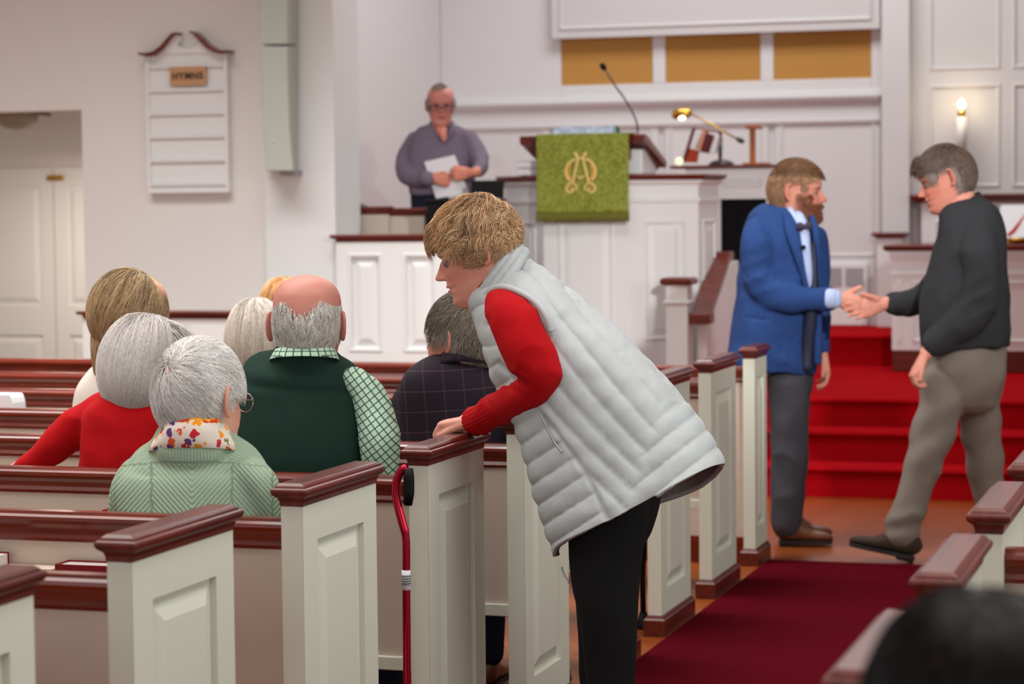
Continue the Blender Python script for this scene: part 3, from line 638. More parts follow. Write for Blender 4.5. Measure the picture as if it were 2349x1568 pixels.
# ---------------------------------------------------------------- pews
PW, PT = .4748, .0529
HCB = .9146
CAPP = [(HCB, .002), (.925, .003), (.933, .006), (.940, .015), (.944, .0175), (.950, .019), (.955, .0175), (.957, .012), (.962, .009), (.966, .004), (.968, .001)]
def pew(label, Y, xa, xb, right=False, w=PW, solid=False, grp=None):
    """xa: aisle end plane; the pew runs to xb"""
    r = thing('front_screen' if solid else 'pew', label, 'pew' if not solid else 'partition', (xa, Y, 0), grp)
    sgn = 1 if right else -1
    e0, e1 = (xa, xa+PT) if right else (xa-PT, xa)
    b = MB()
    z0, z1 = .0, HCB
    ml = .088 if w > .4 else .06
    face = xa
    if not right: b.panel((face, Y, z0), Y3, Z3, X3, w, z1, ml, ml, .17, .085, RAISED)
    else: b.panel((face, Y+w, z0), -Y3, Z3, -X3, w, z1, ml, ml, .17, .085, RAISED)
    g = -.001*sgn*-1
    if right: b.box(e0+.014, e1, Y, Y+w, z0, z1)
    else: b.box(e0, e1-.014, Y, Y+w, z0, z1)
    b.box(e0+.0006, e1-.0006, Y-.0001, Y+.06, z0, z1-.0005); b.box(e0+.0006, e1-.0006, Y+w-.03, Y+w-.0002, z0, z1-.0005)
    obj('end_panel', b, PEWM, r)
    obj('end_cap', MB().rings(e0, e1, Y, Y+w, CAPP), MAHOGY, r, bevel=.0015)
    obj('end_base', MB().rings(e0, e1, Y, Y+w, [(0.0, .0145), (.06, .0145), (.068, .008), (.074, .007), (.078, .0)]), MAHOGY, r, bevel=.001)
    xi = e1 if right else e0; xo = xb
    x0_, x1_ = min(xi, xo), max(xi, xo)
    yb = Y+.055
    prof = [(yb, .806), (yb-.006, .808), (yb-.008, .816), (yb-.002, .826), (yb-.004, .838), (yb-.012, .849), (yb-.016, .858), (yb-.014, .866), (yb-.004, .871), (yb+.0, .878), (yb+.035, .878), (yb+.04, .87), (yb+.04, .806)]
    obj('back_cap', MB().extr(prof[::-1], 'x', x0_, x1_), MAHOG, r)
    if solid:
        obj('screen_panel', MB().box(x0_, x1_, yb, yb+.035, 0, .806), CREAM, r)
        obj('baseboard', MB().box(x0_, x1_, yb-.012, yb, 0, .12), MAHOG, r)
    else:
        lean = .07
        obj('backrest', MB().extr([(yb+.002, .392), (yb, .806), (yb+.03, .806), (yb+.05+lean*.5, .46), (yb+.05+lean*.5, .392)][::-1], 'x', x0_, x1_), CREAM, r)  # same paint as the ends, shade between rows put into its cream tone
        obj('back_rail', MB().box(x0_, x1_, yb-.012, yb+.07, .358, .395), PEWM, r, bevel=.003)
        obj('seat', MB().box(x0_, x1_, yb+.07, Y+w-.03, .425, .455), MAHOG, r, bevel=.006)
        rx1 = x1_-.42 if not right else x1_; rx0 = x0_ if not right else x0_+.42
        obj('book_ledge', MB().box(rx0, rx1, yb-.085, yb-.001, .60, .615), PEWM, r, bevel=.002)
        obj('book_ledge_lip', MB().box(rx0, rx1, yb-.09, yb-.082, .60, .655), PEWM, r, bevel=.002)
    far = xb
    f0, f1 = (far, far+PT) if right else (far-PT, far)
    obj('far_end_panel', MB().box(f0, f1, Y, Y+w, 0, HCB), PEWM, r)
    return r
YP = [None]+[3.2139+k*.8609 for k in range(8)]+[10.1235]
ordn = ['nearest the camera at lower left', 'empty and just behind the seated green-sweater woman', 'whose bench holds the woman in the green sweater', 'holding the bald man, its end under the leaning woman hand',
        'holding the man in the plaid blazer', 'hidden behind the leaning woman at its aisle end', 'third from the front on the left of the aisle', 'just behind the front screen']
PEW = {}
for k in range(1, 9):
    PEW[k] = pew('white pew with mahogany rails, '+ordn[k-1], YP[k], 0, -5.6, grp='pews left of the aisle')
pew('narrow white front screen with mahogany rail before the first left pew', YP[9], 0, -5.6, w=.2631, solid=True)
W_ = 1.5056+.0175
rn = ['cut by the bottom edge beside the dark head', 'second from the bottom edge', 'third from the bottom edge', 'fourth from the bottom edge at the right border', 'furthest forward of the right hand pews']
for k in range(5):
    pew('right hand pew with mahogany cap, '+rn[k], 3.9629+.018+(k-1)*.8609, W_, 5.4, right=True, grp='pews right of the aisle')
# hymnals
def hymnal(label, x0, x1, Y, z1, h=.22, th=.045, rot=0, cover=BOOKR, pages=PAGES):
    r = thing('hymnal', label, 'book', ((x0+x1)/2, Y, z1-h), 'red hymnals in the pew racks')
    b = MB(); b.box(x0, x1, Y, Y+.003, z1-h, z1).box(x0, x1, Y+th, Y+th+.003, z1-h, z1).box(x0-.003, x0, Y, Y+th+.003, z1-h, z1)
    obj('cover', b, cover, r, bevel=.0008)
    obj('page_block', MB().box(x0+.0005, x1-.003, Y+.0035, Y+th-.0005, z1-h+.004, z1-.004), pages, r)
    return r
def rackY(k): return YP[k]+.055-.078
a = pt(128, 1293, rackY(3)); hymnal('red hymnal in the rack just left of the second pew end', a[0], pt(285, 1293, rackY(3))[0], rackY(3), a[2], th=.066)
a = pt(236, 1169, rackY(4)); hymnal('red hymnal in the rack at the left elbow of the green-sweater woman', a[0], a[0]+.15, rackY(4), a[2], th=.062)
a = pt(10, 1268, rackY(3)+.03); hymnal('red hymnal cut by the left edge of the photo', a[0]-.16, a[0], rackY(3), a[2], th=.05)
a0 = pt(12, 1290, rackY(3)+.05); a1 = pt(122, 1310, rackY(3)+.02)
o = obj('bulletin', MB().box(a0[0], a1[0], rackY(3)+.012, rackY(3)+.07, .7, a0[2]-.005), mat('cream_card', (222, 204, 184), .7)); tag(o, 'cream card bulletins between two red hymnals in the pew rack', 'paper')
a0 = pt(-30, 906, YP[6]+.0); a1 = pt(28, 930, YP[6]+.0)
def whitebox():
    Y = YP[7]-.2; x1 = pt(30, 920, Y)[0]; x0 = x1-.3; zt = pt(10, 905, Y)[2]
    vs = []; 
    b = MB(); b.extr([(x0, .8), (x1, .8), (x1-.002, .8+(zt-.8)*.55), (x1-.008, .8+(zt-.8)*.85), (x1-.016, zt), (x0, zt)], 'y', Y, Y+.1)
    return b
o = obj('tissue_box', MB().add(*((lambda m_: (m_.v, m_.f))(whitebox()))), PAPER); tag(o, 'white rounded box on a far pew at the left edge', 'box')
#@@PEOPLE
# ---------------------------------------------------------------- figure helpers
def vnoise(P, sc, seed=0):
    P = np.asarray(P)*sc+seed*17.31; i = np.floor(P).astype(np.int64); f = P-i; f = f*f*(3-2*f)
    def h(a, b, c):
        n = (a*374761393+b*668265263+c*2147483647+seed*1013) & 0x7fffffff
        n = ((n ^ (n >> 13))*1274126177) & 0x7fffffff
        return ((n ^ (n >> 16)) & 0xffff)/65535.
    x, y, z = i[:, 0], i[:, 1], i[:, 2]; u, v, w = f[:, 0], f[:, 1], f[:, 2]; r = 0
    for a in (0, 1):
        for b in (0, 1):
            for c in (0, 1):
                r = r+h(x+a, y+b, z+c)*(u if a else 1-u)*(v if b else 1-v)*(w if c else 1-w)
    return r*2-1
def vnormals(V, F):
    V = np.asarray(V); n = np.zeros_like(V)
    a = V[F[:, 1]]-V[F[:, 0]]; b = V[F[:, -1]]-V[F[:, 0]]; c = np.cross(a, b)
    a2 = V[F[:, 3 % F.shape[1]]]-V[F[:, 2]]; b2 = V[F[:, 1]]-V[F[:, 2]]; c = c+np.cross(a2, b2)
    for k in range(F.shape[1]): np.add.at(n, F[:, k], c)
    return n/(np.linalg.norm(n, axis=1, keepdims=True)+1e-12)
def smoothV(V, F, it, lam=.5):
    E_ = np.vstack([F[:, [k, (k+1) % F.shape[1]]] for k in range(F.shape[1])])
    deg = np.bincount(E_.ravel(), minlength=len(V))[:, None]+1e-9
    for _ in range(it):
        s = np.zeros_like(V); np.add.at(s, E_[:, 0], V[E_[:, 1]]); np.add.at(s, E_[:, 1], V[E_[:, 0]])
        V = V+lam*(s/deg-V)
    return V
def fuse(mb, voxel=.007, it=4):
    me = bpy.data.meshes.new('tmp'); me.from_pydata(mb.v, [], mb.f); o = bpy.data.objects.new('tmp', me); COL.objects.link(o)
    m = o.modifiers.new('r', 'REMESH'); m.mode = 'VOXEL'; m.voxel_size = voxel
    dg = bpy.context.evaluated_depsgraph_get(); dg.update()
    e = bpy.data.meshes.new_from_object(o.evaluated_get(dg))
    V = np.empty(len(e.vertices)*3); e.vertices.foreach_get('co', V); V = V.reshape(-1, 3)
    F = np.empty(len(e.loops), dtype=np.int64); e.loops.foreach_get('vertex_index', F); F = F.reshape(-1, 4)
    bpy.data.objects.remove(o); bpy.data.meshes.remove(me); bpy.data.meshes.remove(e)
    return smoothV(V, F, it), F
def crom(A, sub):
    A = np.asarray(A, float); out = []
    for i in range(len(A)-1):
        p0 = A[max(i-1, 0)]; p1 = A[i]; p2 = A[i+1]; p3 = A[min(i+2, len(A)-1)]
        for k in range(sub):
            u = k/sub; out.append(.5*((2*p1)+(-p0+p2)*u+(2*p0-5*p1+4*p2-p3)*u*u+(-p0+3*p1-3*p2+p3)*u**3))
    out.append(A[-1]); return np.array(out)
VIEW = np.array([_fw[0], _fw[1], 0.])
def limb(mb, nodes, ax=None, n=20, sub=4, p=2.0, rnd=True):
    """nodes: (point, ra, rb): ra across, rb along the fixed axis ax (view direction by default)"""
    ax = VIEW if ax is None else np.asarray(ax, float)
    A = crom([[*nd[0], nd[1], nd[2]] for nd in nodes], sub); A[:, 3:] = np.maximum(A[:, 3:], .002)
    if rnd:
        def capr(a, b):
            t = a[:3]-b[:3]; t /= np.linalg.norm(t)+1e-9; r = min(a[3], a[4]); o = []
            for th in (30, 55, 75):
                q = a.copy(); q[:3] = a[:3]+t*r*math.sin(math.radians(th))*.8; k = math.cos(math.radians(th)); q[3] *= k; q[4] *= k; o.append(q)
            return o
        A = np.array(capr(A[0], A[1])[::-1]+list(A)+capr(A[-1], A[-2]))
    k = len(A); vs = []; T = np.gradient(A[:, :3], axis=0)
    th = np.linspace(0, 2*math.pi, n, endpoint=False); ct, st = np.cos(th), np.sin(th)
    ct = np.sign(ct)*np.abs(ct)**(2/p); st = np.sign(st)*np.abs(st)**(2/p)
    for i in range(k):
        t = T[i]/(np.linalg.norm(T[i])+1e-12); n2 = ax-t*(ax@t)
        if np.linalg.norm(n2) < .15: n2 = n2+np.array([0, 0, .3])
        n2 /= np.linalg.norm(n2); n1 = np.cross(n2, t)
        vs += list(A[i, :3]+A[i, 3]*ct[:, None]*n1+A[i, 4]*st[:, None]*n2)
    fs = []
    for i in range(k-1):
        for j in range(n): fs.append((i*n+j, (i+1)*n+j, (i+1)*n+(j+1) % n, i*n+(j+1) % n))
    fs += [tuple(range(n)), tuple((k-1)*n+j for j in range(n-1, -1, -1))]
    mb.add(vs, fs); return mb
def nd(x, y, Y, ra, rb=None):
    """node from a place in the view at world depth Y; ra in view pixels"""
    P = pt(x, y, Y); s = FPX/dep(P); r = ra/s
    return (P, r, r if rb is None else rb)
def wn(x, y, z, ra, rb=None): return (np.array([x, y, z], float), ra, ra if rb is None else rb)
def cloth_disp(V, F, amp=.004, sc=14, st=(1, 1, .4), seed=0, mask=None):
    N_ = vnormals(V, F); n = vnoise(V*np.array(st), sc, seed); n2 = vnoise(V*np.array(st)+3.3, sc*2.3, seed+1)
    d = amp*(1-2*np.abs(n))+amp*.35*n2
    if mask is not None: d = d*mask
    return V+N_*d[:, None]
def garment(name, parent, mb, m, voxel=.007, it=4, amp=.003, sc=14, st=(1, 1, .4), seed=0, fn=None, col=None):
    V, F = fuse(mb, voxel, it)
    if amp: V = cloth_disp(V, F, amp, sc, st, seed)
    if fn: V = fn(V, F)
    return link_mesh(name, V, F, m, parent, True, col=None if col is None else col(V))

# ---- head
HZ = np.array([-.14, -.10, -.06, -.028, -.012, -.002, .006, .020, .035, .048, .058, .066, .078, .095, .115, .130, .145, .165, .19, .21, .225, .233, .237])
HF = np.array([.052, .042, .038, .042, .056, .078, .093, .1015, .096, .0985, .098, .1015, .098, .096, .091, .0895, .096, .0965, .089, .073, .05, .024, .002])
HB = np.array([.088, .072, .068, .070, .072, .073, .074, .076, .078, .081, .084, .086, .089, .093, .099, .101, .103, .103, .098, .086, .066, .042, .004])
HW_ = np.array([.085, .062, .056, .055, .055, .050, .051, .055, .060, .0635, .0655, .067, .069, .0705, .072, .073, .0745, .076, .0735, .064, .048, .028, .003])
NZ = np.array([-1, .079, .082, .085, .090, .096, .104, .114, .124, .132, 1]); NA = np.array([0, 0, .012, .021, .027, .0255, .020, .0145, .009, 0, 0.])
NS = np.array([.012, .012, .012, .0125, .0115, .0105, .0095, .0085, .0085, .010, .01])
def head_surface(x, z, P):
    y = 0
    y = y+np.interp(z, NZ, NA)*P.get('nose', 1)*np.exp(-(x/np.interp(z, NZ, NS))**2)
    y = y+.006*np.exp(-((np.abs(x)-.0125)/.005)**2-((z-.087)/.006)**2)
    ez = P.get('ez', .118)
    y = y-.011*np.exp(-((np.abs(x)-.029)/.017)**2-((z-ez)/.013)**2)
    y = y+.0055*np.exp(-((np.abs(x)-.031)/.013)**2-((z-ez-.0078)/.0038)**2)+.004*np.exp(-((np.abs(x)-.031)/.013)**2-((z-ez+.0082)/.0042)**2)
    y = y+.004*np.exp(-((np.abs(x)-.028)/.02)**2-((z-.139)/.008)**2)
    y = y+.0045*np.exp(-(x/.019)**2-((z-.0632)/.0036)**2)+.0055*np.exp(-(x/.017)**2-((z-.0515)/.0046)**2)-.0045*np.exp(-(x/.026)**2-((z-.0575)/.0022)**2)
    y = y-.003*np.exp(-((np.abs(x)-.034)/.006)**2-((z-.072)/.022)**2)*P.get('age', 1)
    y = y+.004*np.exp(-((np.abs(x)-.042)/.017)**2-((z-.092)/.018)**2)
    y = y+P.get('jowl', .0)*np.exp(-((np.abs(x)-.045)/.02)**2-((z-.03)/.025)**2)
    return y
def make_head(P, nu=100):
    z = np.concatenate([np.linspace(-.03, .0, 10)[:-1], np.linspace(.0, .15, 72)[:-1], np.linspace(.15, .237, 26)])
    jw = P.get('jaw', 1); wd = P.get('w', 1)
    W = np.interp(z, HZ, HW_)*wd*np.where(z < .07, 1+(jw-1)*np.clip((.07-z)/.05, 0, 1)*(z > -.02), 1); Fr = np.interp(z, HZ, HF); Bk = np.interp(z, HZ, HB)
    k = np.ones(5)/5
    for a in (W, Fr, Bk): a[2:-2] = np.convolve(a, k, 'valid')
    t = np.linspace(-math.pi, math.pi, nu, endpoint=False); a = t-.42*np.sin(t)
    sh = P.get('shear', (0, 0)); V = []
    for i, zz in enumerate(z):
        c = -.008; pf = 2.25 if zz > 0 else 2.0
        s, co_ = np.sin(a), np.cos(a); x = W[i]*np.sign(s)*np.abs(s)**(2/pf)
        y = c+np.where(co_ > 0, (Fr[i]-c), (Bk[i]+c))*np.sign(co_)*np.abs(co_)**(2/pf)
        y = y+np.where(co_ > 0, head_surface(x, zz, P), 0)*(zz > 0)
        dz = min(0, zz+.0); V.append(np.stack([x+sh[0]*dz, y+sh[1]*dz*abs(dz)*7, np.full(nu, zz)], 1))
    m = len(z); V = np.vstack(V); F = []
    i, j = np.meshgrid(np.arange(m-1), np.arange(nu), indexing='ij'); i = i.ravel(); j = j.ravel(); j2 = (j+1) % nu
    F = np.stack([i*nu+j2, i*nu+j, (i+1)*nu+j, (i+1)*nu+j2], 1)[:, ::-1]
    return V, F.copy()
def make_ear(side, P):
    mb = MB(); c = np.array([side*(.0735*P.get('w', 1)+P.get('eo', 0)), -.012, .117]); out = np.array([side*.42, -.9, 0]); out /= np.linalg.norm(out)
    rim = []
    for k in range(15):
        th = math.radians(-60+k*20.5); r = .030 if k < 11 else .024
        rim.append(c+out*(.004+.012+math.cos(th-1.0)*.0*1+.012*(-math.cos(th+.2))*-1*-1)+np.array([side*.003, 0, 0])*1+np.array([0, 0, 1])*r*math.sin(th+math.pi/2)*1.0+out*(.014*math.sin(th)*-1))
    # outer helix: an ellipse in the plane (out, z)
    rim = [c+out*(.009+.0155*math.sin(t_))+np.array([side*.004, 0, 0])+Z3*.031*math.cos(t_)+Z3*.002-out*0 for t_ in np.linspace(-.75, 3.5, 16)]
    mb.tube(rim, [.0028]+[.0042]*12+[.005, .0062, .004], 8)
    # inner shell: concave disc
    vs = [c+out*.010+np.array([side*-.001, .002, 0])]; n = 20
    for rr, dp in ((.35, .0005), (.7, .001), (1.0, .003)):
        for t_ in np.linspace(0, 2*math.pi, n, endpoint=False):
            vs.append(c+out*(.009+.0145*rr*math.sin(t_))+Z3*(.002+.029*rr*math.cos(t_))+np.array([side*dp, 0, 0]))
    fs = [(0, 1+(j+1) % n, 1+j) for j in range(n)]
    for q_ in range(2):
        for j in range(n): fs.append((1+q_*n+j, 1+q_*n+(j+1) % n, 1+(q_+1)*n+(j+1) % n, 1+(q_+1)*n+j))
    mb.add(vs, fs)
    b2 = [v+np.array([-side*.006, .0, 0]) for v in vs]; mb.add(b2, [f[::-1] for f in fs])
    mb.tube([c+out*.012+Z3*.016+np.array([side*.003, 0, 0]), c+out*.016+np.array([side*.004, 0, 0]), c+out*.011-Z3*.012+np.array([side*.004, 0, 0])], [.002, .003, .003], 6)
    return mb
class Frame:
    def __init__(s, x, y, Y, fwd, up=(0, 0, 1), sc=1.08, anchor=(0, 0, .118)):
        f = np.asarray(fwd, float); f /= np.linalg.norm(f); u = np.asarray(up, float); r = np.cross(f, u); r /= np.linalg.norm(r); u = np.cross(r, f)
        s.hc = np.array([0, -.006, .128]); s.hr = np.array([.0775, .107, .112])
        s.B = np.stack([r, f, u], 0)*sc; s.sc = sc; s.O = pt(x, y, Y)-np.asarray(anchor)@s.B
    def w(s, V): return np.asarray(V)@s.B+s.O
def facing(yaw, pitch=0):
    """yaw: degrees from looking straight away from the camera, positive turns to image right; pitch down positive"""
    a = math.radians(yaw); f = VIEW*math.cos(a)+np.array([_r[0], _r[1], 0])*math.sin(a); p = math.radians(pitch)
    return f*math.cos(p)-Z3*math.sin(p), Z3*math.cos(p)+f*math.sin(p)
SKINM = {}
def skin_cols(V, P):
    base = np.array(lin(P.get('skin', (206, 150, 132)))); red = np.array(lin(P.get('red', (188, 96, 84)))); C = np.tile(base, (len(V), 1))
    x, y, z = V[:, 0], V[:, 1], V[:, 2]; ax_ = np.abs(x)
    def mixc(w_, c): nonlocal C; w_ = np.clip(w_, 0, 1)[:, None]; C = C*(1-w_)+np.array(c)*w_
    fr = (y > .03)
    mixc(.55*np.exp(-((ax_-.042)/.02)**2-((z-.088)/.02)**2)*fr, red); mixc(.6*np.exp(-(x/.014)**2-((z-.09)/.012)**2)*fr, red)
    mixc(.7*((ax_ > .0745*P.get('w', 1))), red); mixc(.25*np.clip(.5+vnoise(V, 40, 3), 0, 1), red)
    mixc(.8*np.exp(-(x/.023)**4-((z-.0575)/.0085)**4)*fr, lin(P.get('lips', (176, 88, 84))))
    mixc(.6*np.exp(-(x/.024)**4-((z-.0573)/.0014)**2)*fr, lin((90, 40, 36)))
    mixc(.5*np.exp(-((ax_-.031)/.014)**2-((z-.118)/.011)**2)*fr, red)
    mixc(.75*np.exp(-((ax_-.031)/.0135)**4-((z-P.get('ez', .118)-.0068)/.0016)**2)*fr, lin((50, 34, 30)))
    if 'brow' in P: mixc(.85*np.exp(-((ax_-.030)/.015)**4-((z-.137-.05*(ax_-.03))/.0042)**2)*fr, lin(P['brow']))
    if 'beard' in P:
        d = (z < .074)*(z > -.012)*fr*(ax_ < .07)*1.0; d = np.maximum(d, (z < .105)*(z > -.01)*(y > .0)*(ax_ > .05)*.9); m_ = np.exp(-(x/.018)**4-((z-.0575)/.007)**4)
        mixc(P.get('beard_w', .8)*d*(1-m_)*(.75+.25*vnoise(V, 300, 5)), lin(P['beard']))
    return C
def person_body(root, fr, P, limbs=None, voxel=.006, ears=True, nu=100):
    """one continuous body mesh: head and neck with everything of skin (arms, hands)"""
    V, F = make_head(P, nu); C = skin_cols(V, P); Vw = fr.w(V); Vs = [Vw]; Fs = [F]; Cs = [C]; o = len(V)
    if ears:
        for s_ in (-1, 1):
            e = make_ear(s_, P); ve, fe = fuse_local(e, .0022); Vs.append(fr.w(ve)); Fs.append(fe+o); o += len(ve)
            c_ = np.tile(np.array(lin(P.get('skin', (206, 150, 132))))*.5+np.array(lin(P.get('red', (188, 96, 84))))*.5, (len(ve), 1)); Cs.append(c_)
    if limbs is not None:
        ve, fe = fuse(limbs, voxel, 2); Vs.append(ve); Fs.append(fe+o); o += len(ve)
        hc = np.array(lin(P.get('hand', P.get('skin', (206, 150, 132)))))
        Cs.append(np.clip(hc*(1+.12*vnoise(ve, 60, 2)[:, None]), 0, 1))
    if 'm' not in SKINM: SKINM['m'] = mat('skin', (200, 150, 130), .5, .35, attr=True, sss=.06, bump=.05, bscale=500)
    b = link_mesh('body', np.vstack(Vs), np.vstack(Fs), SKINM['m'], root, True, col=np.vstack(Cs))
    return b
_earcache = {}
def fuse_local(mb, vox):
    key = len(mb.v), round(float(mb.v[0][0]), 5)
    if key not in _earcache:
        V, F = fuse(mb, vox, 3); _earcache[key] = (V, F)
    return _earcache[key]
EYEW = mat('eye_white', (136, 116, 108), .35, .4); IRIS = mat('iris', (40, 44, 50), .25, .5); 
def eyes(root, fr, P):
    for s_ in (-1, 1):
        y0 = np.interp(P.get('ez', .118), HZ, HF)-.0165; c = np.array([s_*.031, y0, P.get('ez', .118)]); g = fr.w(c)
        f = fr.B[1]/fr.sc; mb = MB(); r = .0118*fr.sc
        prof = [(-r, 0)]+[(-r*math.cos(t), r*math.sin(t)) for t in np.linspace(.2, 2.95, 12)]+[(r, 0)]
        mb.lathe(g, prof[:-2], 16, 0, f)
        mb.lathe(g+f*r*.74, [(0, r*.62), (r*.16, r*.58), (r*.26, r*.36), (r*.29, .0)], 14, 1, f)
        obj('eye', mb, [EYEW, IRIS], root, True)
def glasses(root, fr, frame_m, w=.034, hh=.019, z=.116, y=.112, wire=.0012, rim=True):
    r = thing_part('glasses', root)
    mb = MB(); f = fr.sc
    for s_ in (-1, 1):
        P_ = [fr.w([s_*(.034+.027*math.cos(t)), y-.012*abs(.034+.027*math.cos(t))/.06, z+hh*math.sin(t)]) for t in np.linspace(0, 2*math.pi, 22)]
        mb.tube(P_, wire*f, 6)
        mb.tube([fr.w([s_*.061, y-.013, z+.006]), fr.w([s_*.073, y-.03, z+.006]), fr.w([s_*.0785, .03, z+.006]), fr.w([s_*.079, -.012, z+.010]), fr.w([s_*.077, -.024, z-.006])], wire*f*1.1, 6)
    mb.tube([fr.w([-.008, y-.002, z+.004]), fr.w([0, y+.002, z+.007]), fr.w([.008, y-.002, z+.004])], wire*f, 6)
    return obj('glasses', mb, frame_m, root, True)
def thing_part(*a): return None
# ---- hair
def hair(root, fr, n, roots, field, L, steps, width, colr, lift=.02, grow=0., jit=.25, wav=0., gmax=None, name='hair', seed=1, grav=0., tipw=.35, var=.22, offset=0.02, floor_=None, cols2=None):
    HC, HR = fr.hc, fr.hr; rg = np.random.default_rng(seed); P = []
    while sum(len(p) for p in P) < n:
        d = rg.normal(size=(n*4, 3)); d /= np.linalg.norm(d, axis=1)[:, None]; q_ = d*HR+HC; k = roots(q_, d)
        if k.dtype != bool: k = rg.random(len(q_)) < k
        P.append(q_[k])
        if len(P) > 60: break
    P = np.vstack(P)[:n]; n = len(P)
    Ls = (L(P) if callable(L) else np.full(n, L))*rg.uniform(.75, 1.1, n); ph = rg.uniform(0, .9, (n, 3))+7*np.stack([vnoise(P, 38, seed+5), vnoise(P, 38, seed+6), vnoise(P, 38, seed+7)], 1); clump = vnoise(P, 60, seed)[:, None]
    pts = []; Q = P.copy(); v = None
    jv = rg.normal(size=(n, 3))*jit+np.stack([vnoise(P, 45, seed+1), vnoise(P, 45, seed+2), vnoise(P, 45, seed+3)], 1)*jit*1.4
    for s_ in range(steps+1):
        t = s_/steps; rel = (Q-HC)/HR; g = np.linalg.norm(rel, axis=1)[:, None]; nrm = rel/HR; nrm /= np.linalg.norm(nrm, axis=1)[:, None]
        lo = 1+offset+(lift+grow*t)*(1 if np.isscalar(lift) else 1); 
        target = np.maximum(g, lo*np.ones_like(g)*(1 if s_ else 1)) if s_ else g*(1+offset*.5)
        if gmax is not None: 
            gm = gmax(Q, t) if callable(gmax) else gmax; target = np.minimum(target, np.asarray(gm).reshape(-1, 1) if not np.isscalar(gm) else gm)
        Q = HC+rel/g*target*HR
        pts.append(Q.copy())
        d = field(Q, t, P)+jv; d = d-nrm*np.sum(d*nrm, 1)[:, None]*(1-grav); d = d+np.array([0, 0, -1.])*grav
        if wav: d = d+wav*np.sin(ph+np.array([1, 1.3, .7])*t*9)+nrm*wav*.6*np.sin(ph[:, :1]*.5+t*8)
        d /= np.linalg.norm(d, axis=1)[:, None]+1e-9
        if v is not None: d = d*.6+v*.4; d /= np.linalg.norm(d, axis=1)[:, None]
        v = d; Q = Q+d*(Ls/steps)[:, None]
    pts = np.array(pts); k = steps+1
    W = width*rg.uniform(.7, 1.3, n); T = np.gradient(pts, axis=0); T /= np.linalg.norm(T, axis=2, keepdims=True)+1e-9
    rel = (pts-HC)/HR**2; rel /= np.linalg.norm(rel, axis=2, keepdims=True); Sd = np.cross(T, rel); Sd /= np.linalg.norm(Sd, axis=2, keepdims=True)+1e-9; U2 = np.cross(Sd, T)
    tt = np.linspace(0, 1, k)[:, None, None]; ww = W[None, :, None]*(1-(1-tipw)*tt**2)
    rings_ = np.stack([pts+Sd*ww, pts-Sd*ww*.5+U2*ww*.87, pts-Sd*ww*.5-U2*ww*.87], 2)  # k,n,3,3
    V = rings_.transpose(1, 0, 2, 3).reshape(-1, 3)
    s0 = np.arange(n)[:, None, None]*k*3+np.arange(k-1)[None, :, None]*3; j = np.arange(3)[None, None, :]; j2 = (j+1) % 3
    F = np.stack([s0+j, s0+j2, s0+3+j2, s0+3+j], -1).reshape(-1, 4)
    base = np.array(lin(colr)); C = base[None]*(1+var*rg.normal(size=(n, 1)))*(1+.25*clump)
    if cols2 is not None: C = cols2(P, rg, C)
    C = np.clip(C, .003, .95); C = np.repeat(C, k*3, 0)
    if 'hair' not in SKINM: SKINM['hair'] = mat('hair', (100, 90, 80), .42, .35, attr=True)
    return link_mesh(name, fr.w(V), F, SKINM['hair'], root, True, col=C)
def cap(root, fr, colr, rfn, mask, name='hair_mass', nu=72, nv=52, amp=.0, seed=3, sc=30, var=.1):
    """closed shell of hair under the strands"""
    HC, HR = fr.hc, fr.hr; th = np.linspace(0, math.pi, nv); ph = np.linspace(0, 2*math.pi, nu, endpoint=False); T, Ph = np.meshgrid(th, ph, indexing='ij')
    D = np.stack([np.sin(T)*np.sin(Ph), np.sin(T)*np.cos(Ph), np.cos(T)], -1).reshape(-1, 3)
    Q = D*HR+HC; r = rfn(Q, D); k = mask(Q, D)
    r = np.where(k, r, .79); Q2 = HC+D*HR*r[:, None]
    if amp: Q2 = Q2+D*(amp*vnoise(Q2, sc, seed)*k)[:, None]
    i, j = np.meshgrid(np.arange(nv-1), np.arange(nu), indexing='ij'); i = i.ravel(); j = j.ravel(); j2 = (j+1) % nu
    F = np.stack([i*nu+j, (i+1)*nu+j, (i+1)*nu+j2, i*nu+j2], 1)
    C = np.clip(np.array(lin(colr))*(1+var*vnoise(Q2, 80, 2)[:, None]), 0, 1)
    return link_mesh(name, fr.w(Q2), F, SKINM.setdefault('hair', mat('hair', (100, 90, 80), .42, .35, attr=True)), root, True, col=C)
def down_from(cr, fwd=0., out=.0):
    cr = np.asarray(cr)
    def f(Q, t, P):
        d = Q-cr; d = d/(np.linalg.norm(d, axis=1)[:, None]+1e-6); d = d+np.array([0, fwd, -.6]); return d
    return f
def scalp(front=.045, side=.075, back=.03, ear=True):
    """hair bearing region in head-local coordinates (z from chin)"""
    def f(Q, D):
        x, y, z = Q[:, 0], Q[:, 1], Q[:, 2]
        lim = np.where(y > .07, .185, np.where(y > .035, .15, np.where(y > .0, .105, np.where(y > -.03, .125, back+.02))))
        return z > lim
    return f
